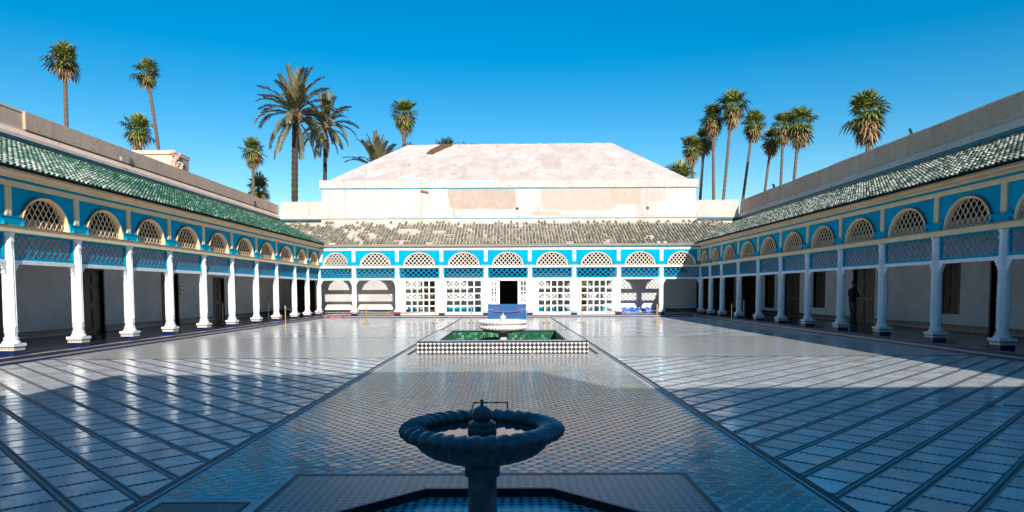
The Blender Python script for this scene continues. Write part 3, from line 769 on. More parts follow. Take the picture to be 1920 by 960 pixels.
MB().box(-12.199, 12.219, 3.38, 3.50, 6.08, 6.268).build('ledge_foot', 'plaster_bed', gb)
for i in range(9):
    MB().box(XBs[i] + .02, XBs[i + 1] - .02, 3.24, 3.298, 2.46 if i in (2, 4, 6) else 2.75, 3.92).build('upper_wall_panel', 'wood' if i in (2, 4, 6) else 'wall_shade', gb)  # brown panels paint the wall's shade; dark ones stand for tall painted wood
step_tiles(gb, XL + .39, XR - .39, False)
MB().box(XL, XR, -.1, 3.3, -.05, Z0 + .002).build('gallery_floor', 'gallery_floor_pale', gb)
MB().box(XL + .3, XR - .3, -.298, -.1005, -.05, Z0).build('sun_toned_edge', 'gallery_floor_pale', gb)
# glazed screens between the middle columns
def window(g, s0, s1, w0, w1, z0=.32, z1=2.2):
    a, b = s0 + .145, s1 - .145
    fr = MB().box(a, w0, -.05, .05, Z0, 2.262).box(w1, b, -.05, .05, Z0, 2.262).box(w0, w1, -.05, .05, Z0, z0).box(w0, w1, -.05, .05, z1, 2.262)
    f = fr.build('glazed_screen', 'white', g)
    n_ = 5; bw = .075
    mu = MB()
    for i in range(1, n_):
        x = w0 + (w1 - w0) * i / n_; mu.box(x - bw / 2, x + bw / 2, -.035, .03, z0, z1)
    for j in range(1, n_):
        z = z0 + (z1 - z0) * j / n_
        for i in range(n_): mu.box(w0 + (w1 - w0) * i / n_ + (bw / 2 if i else 0), w0 + (w1 - w0) * (i + 1) / n_ - (bw / 2 if i < n_ - 1 else 0), -.03, .025, z - bw / 2, z + bw / 2)
    mu.build('glazing_bars', 'white', f)
    pw, ph = (w1 - w0) / n_ - bw + .01, (z1 - z0) / n_ - bw + .01
    me = MB().box(-pw / 2, pw / 2, -.003, .003, -ph / 2, ph / 2).mesh('pane', 'glass')
    for i in range(n_):
        for j in range(n_): put('pane', me, f, (w0 + (w1 - w0) * (i + .5) / n_, 0, z0 + (z1 - z0) * (j + .5) / n_), (random.gauss(0, .004), 0, random.gauss(0, .004)))
for i, w0, w1 in ((2, -6.25, -4.48), (3, -3.78, -1.70), (5, 1.78, 3.66), (6, 4.36, 6.2)): window(gb, XBs[i], XBs[i + 1], w0, w1)
a, b = -1.4 + .145, 1.25 - .145
def sidelight(w0, w1, z0=.95, z1=2.17):
    m = MB(); n_, r_ = 2, 4; bw = .06
    for i in range(n_ + 1):
        x = w0 + (w1 - w0) * i / n_; m.box(x - bw / 2, x + bw / 2, -.035, .03, z0, z1)
    for j in range(1, r_):
        z = z0 + (z1 - z0) * j / r_; m.box(w0 + bw / 2, w0 + (w1 - w0) / 2 - bw / 2, -.03, .025, z - .03, z + .03); m.box(w0 + (w1 - w0) / 2 + bw / 2, w1 - bw / 2, -.03, .025, z - .03, z + .03)
    f = m.build('sidelight', 'white', gb)
    me = MB().box(-(w1 - w0) / 4 + .03, (w1 - w0) / 4 - .03, -.003, .003, -.13, .13).mesh('pane', 'glass')
    for i in range(2):
        for j in range(4): put('pane', me, f, (w0 + (w1 - w0) * (i + .5) / 2, 0, z0 + (z1 - z0) * (j + .5) / 4))
sidelight(-1.10, -.74); sidelight(.68, 1.04)
MB().box(a, -1.13, -.05, .05, Z0, 2.262).box(-.71, -.58, -.05, .05, Z0, 2.262).box(-1.13, -.71, -.05, .05, Z0, .95).box(-1.13, -.71, -.05, .05, 2.17, 2.262).build('door_side_panel', 'white', gb)
MB().box(1.07, b, -.05, .05, Z0, 2.262).box(.52, .65, -.05, .05, Z0, 2.262).box(.65, 1.07, -.05, .05, Z0, .95).box(.65, 1.07, -.05, .05, 2.17, 2.262).build('door_side_panel', 'white', gb)
MB().box(-.58, .52, -.05, .05, 2.21, 2.262).build('door_lintel', 'white', gb)

# ------------------------------------------------------------------ the hall with the hipped roof
hall = thing('palace_hall', 'whitewashed hall with large hipped plaster roof behind the end arcade', 'building', (0, YB + 3.7, 0))
HX0, HX1, HD = -12.2, 12.22, 9.2
hw = MB().box(HX0, -.95, -.16, .3, 0, 8.24).box(.85, HX1, -.16, .3, 0, 8.24).box(-.95, .85, -.16, .3, 2.6, 8.24).box(HX0, HX0 + .4, .3, HD, 0, 8.24).box(HX1 - .4, HX1, .3, HD, 0, 8.24).box(HX0 + .4, HX1 - .4, HD - .4, HD, 0, 8.24)
hw.build('wall', 'plaster_hall', hall)
cb = MB(); nc = 60; cr_ = random.Random(8); rows = []
for i in range(nc + 1):
    x = HX0 - .12 + (HX1 - HX0 + .24) * i / nc; j1, j2, j3 = [cr_.gauss(0, .012) for _ in range(3)]
    rows.append([(x, -.24 + j1, 8.30), (x, -.24 + j2, 8.78 + j3), (x, -.16 + j1, 8.82 + j3), (x, HD + .1, 8.81), (x, HD + .1, 8.30)])
cb.add([p for q in rows for p in q], [(i * 5 + j, (i + 1) * 5 + j, (i + 1) * 5 + (j + 1) % 5, i * 5 + (j + 1) % 5) for i in range(nc) for j in range(5)] + [tuple(range(5)), tuple(range(nc * 5, nc * 5 + 5))])
cb.build('cornice_band', 'plaster_hall2', hall)
MB().box(HX0 - .06, HX1 + .06, -.19, HD + .05, 8.241, 8.299).build('blue_line', 'blue', hall)
rt = MB(); n1, n2 = 36, 8; rr = random.Random(5)
b0 = [(HX0 + .35, .0), (HX1 - .35, .0), (HX1 - .35, HD - .1), (HX0 + .35, HD - .1)]; t0 = [(-7.35, 4.55), (7.5, 4.55), (7.5, 5.2), (-7.35, 5.2)]
zr = [12.02, 12.12, 12.12, 12.02]
for e in range(4):
    A, B, A2, B2 = b0[e], b0[(e + 1) % 4], t0[e], t0[(e + 1) % 4]; za, zb_ = zr[e], zr[(e + 1) % 4]
    vs = []
    for j in range(n2 + 1):
        for i in range(n1 + 1):
            u, v = i / n1, j / n2
            p = [(A[k] + (B[k] - A[k]) * u) * (1 - v) + (A2[k] + (B2[k] - A2[k]) * u) * v for k in (0, 1)]
            z = 8.80 * (1 - v) + (za + (zb_ - za) * u) * v
            edge = i in (0, n1) or j == 0
            vs.append((p[0], p[1], z + (0 if edge else .02 * math.sin(i * 1.3 + j) + rr.gauss(0, .018))))
    rt.add(vs, [(j * (n1 + 1) + i, j * (n1 + 1) + i + 1, (j + 1) * (n1 + 1) + i + 1, (j + 1) * (n1 + 1) + i) for j in range(n2) for i in range(n1)])
rt.add([(x, y, z) for (x, y), z in zip(t0, zr)], [(0, 1, 2, 3)])
roof = rt.build('roof', 'plaster_roof', hall)
cr = MB(); x = -7.3
while x < 7.4:
    w = rr.uniform(.2, .5); h_ = rr.uniform(.02, .07); z_ = 12.02 + (x + 7.35) / 14.85 * .1
    cr.box(x, min(x + w, 7.45), 4.5, 4.8, z_ - .05, z_ + h_); x += w
cr.build('ridge_crust', 'plaster_brown', roof)
dz, dy = 3.25, 4.2
def on_slope(x, v, off): return (x, .0 + 4.55 * v - off * .6, 8.8 + dz * v + off * .8)
sp = [(-5.75, .72), (-5.3, .71), (-4.5, .90), (-3.95, 1.0), (-4.75, 1.0), (-5.5, .84)]
m = MB(); m.add([on_slope(x, v, .10) for x, v in sp] + [on_slope(x, v, .02) for x, v in sp], [tuple(range(6)), tuple(reversed(range(6, 12)))] + [(i, (i + 1) % 6, 6 + (i + 1) % 6, 6 + i) for i in range(6)])
m.build('loose_sheet', 'woodhi', roof)
m = MB().prismy([(-5.75, 8.08), (-5.2, 7.96), (-5.25, 8.10), (-5.65, 8.16)], -.3, -.159); m.build('rusty_spout', 'datedead', hall)
for x, z in ((.55, 6.95), (9.05, 6.95)): MB().box(x - .09, x + .09, -.20, -.15, z - .07, z + .07).build('vent_hole', 'wood', hall)

# building behind the viewpoint: it throws the shade over the near floor
nb = thing('palace_block', 'plain pink plastered palace block closing the near side of the courtyard', 'building', (0, -1.5, 0))
prof = [(-16, 0), (16, 0), (16, 5.68), (4.3, 5.68), (3.7, 6.75), (0, 6.75), (-.4, 6.6), (-4.55, 6.6), (-4.6, 5.45), (-16, 5.45)]
MB().prismy(prof, -6, 0).build('wall', 'plaster_pink', nb)
MB().box(-1.3, 1.0, .001, .05, 0, 2.6).build('door', 'wood', nb)

# ------------------------------------------------------------------ fountains and basins
def fountain(name, label, loc, R0, zrim, mat, lobes, stem_r, foot, group, bowl=None, zb=None):
    """marble bowl with a twisted rope rim on a stem; loc at the ground below it"""
    t = thing(name, label, 'fountain', loc, group=group)
    k = R0 / .5
    # rope rim: a torus with slanting lobes
    nU, nV = lobes * 12, 16; vs = []; Rm = R0 - .078 * k
    for i in range(nU):
        th = 2 * PI * i / nU
        for j in range(nV):
            ph = 2 * PI * j / nV
            ww = (lobes * th + 1.25 * ph) % (2 * PI) / (2 * PI)
            r = .70 + .34 * (ww / .86 if ww < .86 else (1 - ww) / .14) ** .8
            x = Rm + .080 * k * r * math.cos(ph); vs.append((x * math.cos(th), x * math.sin(th), zrim + .047 * k * r * math.sin(ph)))
    fs = [(i * nV + j, ((i + 1) % nU) * nV + j, ((i + 1) % nU) * nV + (j + 1) % nV, i * nV + (j + 1) % nV) for i in range(nU) for j in range(nV)]
    MB().add(vs, fs).build('rim', mat, t, smooth=True)
    # gadrooned bowl under it
    prof = bowl or [(R0 * .82, zrim - .02 * k, 1), (R0 * .81, zrim - .06 * k, 1), (R0 * .76, zrim - .10 * k, 1), (R0 * .66, zrim - .14 * k, 1), (R0 * .48, zrim - .175 * k, .8), (R0 * .28, zrim - .195 * k, .2), (stem_r * .9, zrim - .20 * k, 0)]
    nU = lobes * 6; vs = []
    for r, z, w in prof:
        for i in range(nU):
            th = 2 * PI * i / nU; ww = (lobes * th + (zrim - z) * 9 / k) % (2 * PI)
            rr_ = r * (1 + .045 * w * (abs(math.sin(ww / 2)) - .5)); vs.append((rr_ * math.cos(th), rr_ * math.sin(th), z))
    m_ = len(prof)
    fs = [(j * nU + i, j * nU + (i + 1) % nU, (j + 1) * nU + (i + 1) % nU, (j + 1) * nU + i) for j in range(m_ - 1) for i in range(nU)]
    MB().add(vs, fs).build('bowl', mat, t, smooth=True)
    MB().lathe([(R0 * .80, zrim - .035 * k), (R0 * .70, zrim - .075 * k), (R0 * .3, zrim - .10 * k), (.02, zrim - .10 * k)], 48, caps=False).build('bowl_inside', mat, t, smooth=True)
    MB().lathe([(R0 * .79, zrim - .026 * k), (R0 * .79, zrim - .018 * k)], 64).build('water', 'water_dark', t)
    # stem
    s_ = stem_r; zb = zb or zrim - .20 * k
    MB().lathe([(s_ * 1.5, foot), (s_ * 1.5, foot + .05), (s_ * 1.2, foot + .08), (s_ * .92, foot + .13), (s_ * .88, zb - .10 * k), (s_ * .9, zb - .095 * k), (s_ * 1.08, zb - .085 * k), (s_ * 1.1, zb + .02)], 24).build('stem', mat, t, smooth=True, bevel=0)
    f_ = .085 * k
    MB().lathe([(f_, zrim - .09 * k), (f_, zrim - .02 * k), (f_ * 1.04, zrim - .015 * k), (f_ * 1.04, zrim), (f_, zrim + .005 * k), (f_ * .98, zrim + .035 * k), (f_ * .72, zrim + .05 * k)], 24).build('spout_base', mat, t)
    b_ = .063 * k
    pr = [(b_ * .8, zrim + .05 * k)] + [(b_ * math.cos(a), zrim + .085 * k + b_ * .9 * math.sin(a)) for a in [R(x) for x in (-30, -10, 10, 30, 50, 70, 82)]] + [(b_ * .16, zrim + .145 * k), (b_ * .14, zrim + .165 * k), (b_ * .2, zrim + .168 * k), (b_ * .18, zrim + .178 * k)]
    MB().lathe(pr, 24).build('finial', mat, t, smooth=True)
    return t
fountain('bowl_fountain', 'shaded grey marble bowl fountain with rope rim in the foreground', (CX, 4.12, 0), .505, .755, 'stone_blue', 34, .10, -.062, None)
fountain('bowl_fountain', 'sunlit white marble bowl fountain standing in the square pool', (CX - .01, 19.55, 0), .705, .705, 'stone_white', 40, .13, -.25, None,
    [(.60, .68, 0), (.60, .655, 0), (.57, .64, 0), (.575, .625, .2), (.66, .605, .8), (.69, .57, 1), (.67, .52, 1), (.57, .46, 1), (.42, .415, 1), (.26, .385, .6), (.12, .375, 0)], .375)

bs_ = MB(); k = 8; inn = octa; z1, z0_ = .004, -.062
bas = thing('sunken_basin', 'sunken octagonal blue mosaic basin around the foreground fountain', 'basin', (0, 0, 0))
def scale_oct(s): return [(OC[0] + (x - OC[0]) * s, OC[1] + (y - OC[1]) * s) for x, y in octa]
def ring_wall(o, i, za, zb):
    return MB().add([(x, y, za) for x, y in o] + [(x, y, zb) for x, y in i], [(j, (j + 1) % 8, 8 + (j + 1) % 8, 8 + j) for j in range(8)])
ring_wall(scale_oct(1.0), scale_oct(.975), .010, .010).add([(x, y, .010) for x, y in scale_oct(1.0)] + [(x, y, -.02) for x, y in scale_oct(1.0)], [(j, (j + 1) % 8, 8 + (j + 1) % 8, 8 + j) for j in range(8)]).build('edge_tiles', 'cobalt', bas)
ring_wall(scale_oct(.975), scale_oct(.974), .010, z0_).build('side', 'iron', bas)
MB().add([(x, y, z0_) for x, y in scale_oct(.98)], [tuple(range(8))]).build('bottom', 'basin_floor', bas)

# raised square pool
pool = thing('raised_pool', 'square pool with black and white checked wall and green lining', 'pool', (CX, 19.55, 0))
ox, oy, ix, iy, ht = 2.165, 2.5, 1.62, 2.03, .325
def quadbox(m, a, b, c, d, z0, z1): m.box(a, b, c, d, z0, z1)
for nm, args, mt in (('front_wall', (-ox, ox, -oy, -oy + .06), 'pool_x'), ('back_wall', (-ox, ox, oy - .06, oy), 'pool_x'), ('side_wall', (-ox, -ox + .06, -oy + .061, oy - .061), 'pool_y'), ('side_wall', (ox - .06, ox, -oy + .061, oy - .061), 'pool_y')):
    MB().box(*args, -.02, ht - .035).build(nm, mt, pool)
cop = MB(); cop.box(-ox + .004, ox - .004, -oy + .004, -iy, ht - .034, ht); cop.box(-ox + .004, ox - .004, iy, oy - .004, ht - .034, ht); cop.box(-ox + .004, -ix, -iy, iy, ht - .034, ht); cop.box(ix, ox - .004, -iy, iy, ht - .034, ht)
cop.build('coping', 'band', pool)
et = MB()
for y_ in (-oy - .006, oy - .03):
    x = -ox
    while x < ox - .02: et.box(x, min(x + .17, ox) - .004, y_, y_ + .036, ht - .03, ht + .006); x += .17
for x_ in (-ox - .006, ox - .03):
    y = -oy + .04
    while y < oy - .06: et.box(x_, x_ + .036, y, min(y + .17, oy - .04) - .004, ht - .03, ht + .006); y += .17
for y_ in (iy - .012, -iy - .02): et.box(-ix, ix, y_, y_ + .032, ht - .02, ht + .008)
for x_ in (ix - .012, -ix - .02): et.box(x_, x_ + .032, -iy + .02, iy - .02, ht - .02, ht + .008)
stuff(et.build('edge_tiles', 'cobalt', pool))
fill = MB()
fill.add([(-ix, -iy, ht - .01), (ix, -iy, ht - .01), (ix, iy, ht - .01), (-ix, iy, ht - .01), (-ix, -iy, -.25), (ix, -iy, -.25), (ix, iy, -.25), (-ix, iy, -.25)], [(0, 1, 5, 4), (1, 2, 6, 5), (2, 3, 7, 6), (3, 0, 4, 7), (4, 5, 6, 7)])
fill.build('lining', 'green_tile', pool)
gt = MB(); rg = random.Random(2); c_ = .085
for (axis, fx) in (('x', iy), ('x', -iy), ('y', ix), ('y', -ix)):
    w = ix if axis == 'x' else iy; u = -w
    while u < w - .01:
        z = .02
        while z < ht - .09:
            if axis == 'x': gt.box(u + .003, u + c_ - .003, *(sorted((fx, fx - math.copysign(.006 + rg.random() * .004, fx)))), z + .003, z + c_ - .003)
            else: gt.box(*(sorted((fx, fx - math.copysign(.006 + rg.random() * .004, fx)))), u + .003, u + c_ - .003, z + .003, z + c_ - .003)
            z += c_
        u += c_
stuff(gt.build('lining_tiles', 'green_tile', pool, fix=False))
MB().box(-ix + .002, ix - .002, -iy + .002, iy - .002, -.2, .0).build('water', 'water_green', pool)
MB().box(-ox - .26, -ox - .16, -oy - .1, oy, -.01, .006).box(ox + .16, ox + .26, -oy - .1, oy, -.01, .006).build('gutter', 'iron', pool)

# ------------------------------------------------------------------ barrier posts and ropes
def post(label, loc, mat='brass', h=.90, group='brass barrier posts across the far courtyard'):
    t = thing('barrier_post', label, 'barrier post', loc, group=group)
    MB().lathe([(.165, 0), (.165, .012), (.12, .022), (.03, .034), (.024, .05)], 28).build('base', mat, t, smooth=False)
    MB().lathe([(.028, .04), (.028, h - .12)], 14).build('post', mat, t)
    MB().lathe([(.032, h - .125), (.036, h - .11), (.036, h - .07), (.026, h - .06), (.018, h - .05), (.032, h - .03), (.034, h - .012), (.022, h + .006), (.004, h + .012)], 16).build('finial', mat, t, smooth=True)
    return t
PX = [(-11.0, 33.26, 'leftmost brass barrier post, close to the left arcade step'), (-7.0, 33.2, 'brass barrier post in front of the second end arch from the left'),
      (-3.66, 33.4, 'brass barrier post between the two left glazed screens'), (-1.87, 33.5, 'brass barrier post just left of the blue board'),
      (1.8, 33.2, 'brass barrier post just right of the blue board'), (3.54, 33.25, 'brass barrier post in front of the gap between right glazed screens'),
      (7.19, 32.95, 'brass barrier post in front of the blue tarp bay'), (10.98, 33.4, 'rightmost brass barrier post, standing in the right arcade shade')]
for x, y, l in PX: post(l, (x, y, .008))
post('grey steel post inside the left gallery before the wooden door', (-14.35, 33.9, Z0 + .004), 'steel', .92, 'steel posts in the side galleries')
post('grey steel post between columns of the left gallery', (-12.15, 34.15, Z0 + .004), 'steel', .92, 'steel posts in the side galleries')
post('grey steel post between columns of the right gallery', (12.1, 34.9, Z0 + .004), 'steel', .92, 'steel posts in the side galleries')
def rope(label, p, q, sag, red=(.3, .7), r=.014):
    p, q = Vector(p), Vector(q); pts = [p.lerp(q, i / 20) - Vector((0, 0, sag * 4 * (i / 20) * (1 - i / 20))) for i in range(21)]
    t = thing('barrier_rope', label, 'rope', tuple(p), group='barrier ropes'); pts = [v - p for v in pts]
    a, b = int(red[0] * 20), int(red[1] * 20)
    MB().tube(pts, r * .7, 6).build('cord', 'rope', t)
    MB().tube(pts[a:b + 1], r * 1.5, 8).build('red_sleeve', 'red', t)
rope('thin pale rope running back from the leftmost brass post', (-11.0, 33.28, .80), (-11.3, 40.9, .48), .25, (.8, .95))
rope('red rope lying low at the back left corner step', (-11.1, 40.3, .22), (-9.4, 40.75, .40), .30, (.05, .95))
rope('red rope slung low across the leftmost glazed screen', (-9.3, 40.8, .42), (-4.1, 40.8, .45), .12, (.42, .78))
rope('red rope slung across the front of the blue board', (-1.24, 36.80, .63), (.96, 36.80, .63), .17, (.16, .88))
rope('red and beige rope low across the blue tarp bay', (5.6, 40.75, .40), (9.15, 40.8, .42), .14, (.05, .42))
rope('beige and red rope from the tarp bay column to the right corner', (9.3, 40.8, .78), (11.95, 40.55, .28), .22, (.5, .98))

# ------------------------------------------------------------------ board, tarp, small things
sc_ = thing('blue_board', 'blue painted board barrier standing before the open hall door', 'board', (-.12, 37.0, .006))
for j in range(4): MB().box(-1.05, 1.05, -.02, .02, .02 + j * .212, .02 + j * .212 + .208).build('board', 'screen', sc_, (0, random.gauss(0, .003), 0))
for x in (-.95, .9):
    MB().box(x, x + .07, .021, .07, 0, .87).box(x, x + .07, .071, .5, 0, .05).build('support', 'screen', sc_)
tp = MB(); rr = random.Random(9); nx, ny = 40, 8; vs = []
for i in range(nx + 1):
    for j in range(ny + 1):
        u, v = i / nx, j / ny; y = 43.45 + .75 * v
        z = Z0 + .006 + .31 * math.sin(PI * min(1, max(0, .04 + .6 * v))) ** .7 * (1 + .12 * math.sin(i * .9) + rr.gauss(0, .05))
        if j == 0: z = Z0 + .004
        vs.append((6.9 + 2.75 * u, y + rr.gauss(0, .012), z))
tp.add(vs, [(i * (ny + 1) + j, (i + 1) * (ny + 1) + j, (i + 1) * (ny + 1) + j + 1, i * (ny + 1) + j + 1) for i in range(nx) for j in range(ny)])
tag(tp.build('blue_tarp', 'tarp', smooth=True), 'crumpled blue and white tarp heaped along the end gallery wall', 'tarp')
t = thing('floor_bracket', 'low black iron frame standing on the mosaic behind the near fountain', 'iron frame', (-.27, 8.95, .004))
for nm, a_, b_ in (('leg', (-.24, -.06, 0), (-.21, 0, .11)), ('leg', (.24, -.06, 0), (.24, 0, .11)), ('top_bar', (-.22, 0, .11), (.25, 0, .11)), ('foot_bar', (-.24, -.06, .008), (.24, -.06, .008))): MB().tube([a_, b_], .009, 6).build(nm, 'iron', t)
h_ = thing('floor_hatch', 'dark slate hatch cover set in the mosaic at lower left', 'hatch', (-2.31, 4.70, .0))
MB().box(-.31, .31, -.34, .34, -.02, .006).build('cover', plain('slate_cover', (.06, .075, .08), .4, .3, 5, .2, 25), h_)
MB().box(-.34, -.312, -.37, .37, -.02, .008).box(.312, .34, -.37, .37, -.02, .008).box(-.311, .311, .342, .37, -.02, .008).box(-.311, .311, -.37, -.342, -.02, .008).build('frame', 'iron', h_)
d_ = thing('fallen_leaf', 'dark dry palm leaf lying on the shaded marble at right', 'leaf', (6.65, 9.05, .008))
m = MB()
for i in range(9):
    a_ = PI + (i - 4) * .16; L_ = .22 + .05 * math.cos(i); m.add([(0, 0, .02), (L_ * .6 * math.cos(a_) - .02, L_ * .6 * math.sin(a_), .035), (L_ * math.cos(a_), L_ * math.sin(a_), .004), (L_ * .6 * math.cos(a_) + .01, L_ * .6 * math.sin(a_) + .02, .03)], [(0, 1, 2, 3)])
m.build('blade', 'iron', d_); MB().tube([(0, 0, .02), (.18, -.02, .012), (.3, .0, .006)], .007, 5).build('stalk', 'iron', d_)
bsq = MB(); bsq.add([(0, 0, .0), (.16, .03, .012), (.19, .14, .0), (.09, .2, .03), (-.03, .12, .006)], [(0, 1, 3), (1, 2, 3), (0, 3, 4)])
tag(bsq.build('plastic_scrap', 'tarp', None, (-10.45, 25.7, .01)), 'small blue plastic scrap on marble near left columns', 'litter')
for z in (1.60, 1.79):
    pass
def plaque(label, z):
    t = thing('wall_plaque', label, 'plaque', (XL - 3.3 + .012, 30.62, z), PI / 2)
    MB().box(-.15, .15, -.012, .010, -.075, .075).build('plate', 'iron', t)
    MB().box(-.11, .11, -.016, -.0125, -.03, .03).build('inset', 'steel', t)
plaque('upper dark metal plaque on the left gallery wall', 1.80); plaque('lower dark metal plaque on the left gallery wall', 1.58)
def flood(label, loc, rz, tilt):
    t = thing('floodlight', label, 'floodlight', loc, rz)
    MB().box(-.04, .04, -.03, .03, 0, .06).box(-.15, -.13, -.02, .02, .03, .2).box(.13, .15, -.02, .02, .03, .2).box(-.15, .15, -.02, .02, .03, .05).build('bracket', 'iron', t)
    hd = MB().box(-.125, .125, -.04, .05, -.11, .11).build('head', 'iron', t, (0, 0, .19), (tilt, 0, 0))
    MB().box(-.10, .10, -.046, -.0405, -.085, .085).build('lens', 'lamp_glass', hd)
flood('small floodlight on the right parapet, nearer of the two', (XR + 3.75, 26.2, 7.40), -PI / 2 - .6, .35)
flood('small floodlight on the right parapet near the far corner', (XR + 3.75, 39.6, 7.40), -PI / 2 - .6, .35)
flood('square floodlight on the left parapet beside a white junction box', (XL - 3.5, 27.15, 6.63), PI / 2 + .5, .2)
flood('small floodlight on the left parapet near the far corner', (XL - 3.5, 40.3, 6.63), PI / 2 + .6, .3)
tag(MB().box(-.10, .10, -.06, .04, 0, .16).build('junction_box', 'white', None, (XL - 3.52, 26.5, 6.68), (0, 0, PI / 2), bevel=.01), 'white junction box on the left parapet ledge', 'junction box')
# white wall pier on the left parapet
MB().box(21.3, YB + 3.4, 3.47, 3.557, 6.668, 7.215).build('parapet_facing', 'plaster_brown', gl)
# roof block behind the left parapet
rb_ = thing('roof_block', 'pale rooftop wall with rough broken stone edge behind left parapet', 'building', (-31.1, 60, 0))
MB().box(-2.6, 1.7, 0, 3, 0, 13.65).build('wall', 'plaster_pale', rb_)
MB().box(-2.7, 1.75, -.12, 3.1, 13.65, 14.0).build('coping', 'plaster_pale', rb_)
rr = random.Random(4)
for i in range(46):
    s_ = rr.uniform(.14, .30); z = rr.uniform(11.5, 13.9); m = MB().lathe([(s_ * .5, -s_ * .5), (s_, -s_ * .2), (s_ * .9, s_ * .3), (s_ * .3, s_ * .6)], 6)
    m.build('stone', 'plaster_brown', rb_, (1.75 + rr.uniform(-.05, .25) + (13.9 - z) * .06, rr.uniform(-.1, .9), z), (rr.random() * 3, rr.random() * 3, 0))

# ------------------------------------------------------------------ person
def person():
    t = thing('person', 'person in black jacket and grey jeans standing with back turned in right gallery', 'person', (13.75, 27.15, Z0), R(100))
    J = {'pel': (0, 0, .94, .135, .10), 'belly': (0, .0, 1.10, .13, .095), 'chest': (0, -.01, 1.32, .165, .115), 'neck0': (0, -.01, 1.47, .075, .065), 'neck': (0, -.02, 1.53, .055, .055), 'head0': (0, -.045, 1.59, .068, .078), 'head1': (0, -.045, 1.67, .076, .092), 'head2': (0, -.035, 1.735, .055, .066)}
    for s, q in ((-1, 'l'), (1, 'r')):
        J.update({'hip' + q: (s * .095, 0, .90, .092, .092), 'kn' + q: (s * .10 , -.02 if s < 0 else -.06, .49, .062, .062), 'an' + q: (s * .105, .02 if s < 0 else -.02, .09, .043, .045), 'toe' + q: (s * .12, -.15 if s < 0 else -.19, .035, .04, .032),
                  'sh' + q: (s * .175, 0, 1.42, .062, .062), 'el' + q: (s * .27, -.05, 1.16, .047, .047), 'wr' + q: (s * .10, -.23, 1.19, .034, .034)})
    E = [('pel', 'belly'), ('belly', 'chest'), ('chest', 'neck0'), ('neck0', 'neck'), ('neck', 'head0'), ('head0', 'head1'), ('head1', 'head2')]
    for q in 'lr': E += [('pel', 'hip' + q), ('hip' + q, 'kn' + q), ('kn' + q, 'an' + q), ('an' + q, 'toe' + q), ('chest', 'sh' + q), ('sh' + q, 'el' + q), ('el' + q, 'wr' + q)]
    for q, s in (('l', -1), ('r', 1)):
        J['pa' + q] = (s * .03, -.25, 1.20, .034, .018); E.append(('wr' + q, 'pa' + q))
        for f_ in range(5):
            J[f'f{q}{f_}'] = (-s * (.055 + .004 * f_), -.255 - .004 * f_, 1.235 - f_ * .019, .009, .009); E.append(('pa' + q, f'f{q}{f_}'))
    names = list(J); me = bpy.data.meshes.new('body'); me.from_pydata([J[k][:3] for k in names], [(names.index(a), names.index(b)) for a, b in E], [])
    o = bpy.data.objects.new('body', me); C.objects.link(o)
    o.modifiers.new('skin', 'SKIN'); sd = o.modifiers.new('sub', 'SUBSURF'); sd.levels = 2; sd.render_levels = 2
    for k, v in zip(names, me.skin_vertices[0].data): v.radius = J[k][3:]; v.use_root = k == 'pel'
    dg = bpy.context.evaluated_depsgraph_get(); nm = bpy.data.meshes.new_from_object(o.evaluated_get(dg)); bpy.data.objects.remove(o)
    nm.materials.clear()
    for k in ('skin', 'shirt', 'jeans', 'iron'): nm.materials.append(M[k])
    for p in nm.polygons:
        c = p.center; p.use_smooth = True
        p.material_index = 3 if c.z < .09 else 2 if c.z < .93 else 0 if c.z > 1.50 or (c.y < -.225 and 1.1 < c.z < 1.3) else 1
    put('body', nm, t)
    hr = MB(); vs = []; n_ = 16
    for j, el_ in enumerate([-.25, .1, .45, .8, 1.1, 1.35]):
        for i in range(n_):
            a = 2 * PI * i / n_; front = max(0, -math.sin(a)); e2 = el_ + front * .75 * (1 - j / 6)
            vs.append((.086 * math.cos(e2) * math.cos(a), -.036 + .101 * math.cos(e2) * math.sin(a), 1.685 + .098 * math.sin(e2)))
    hr.add(vs, [(j * n_ + i, j * n_ + (i + 1) % n_, (j + 1) * n_ + (i + 1) % n_, (j + 1) * n_ + i) for j in range(5) for i in range(n_)] + [tuple(range(5 * n_, 6 * n_))])
    hr.build('hair', 'hair', t, smooth=True)
    for s in (-1, 1):
        MB().lathe([(.004, -.012), (.012, -.006), (.012, .006), (.004, .012)], 8).build('ear', 'skin', t, (s * .080, -.035, 1.655), (0, PI / 2, 0))
        MB().lathe([(.003, -.006), (.009, 0), (.003, .006)], 8).build('eye', 'hair', t, (s * .03, -.132, 1.668))
    MB().add([(0, -.130, 1.675), (-.012, -.128, 1.632), (.012, -.128, 1.632), (0, -.155, 1.636)], [(0, 1, 3), (0, 3, 2), (1, 2, 3)]).build('nose', 'skin', t)
    MB().box(-.02, .02, -.131, -.122, 1.604, 1.611).build('mouth', 'red', t)
person()

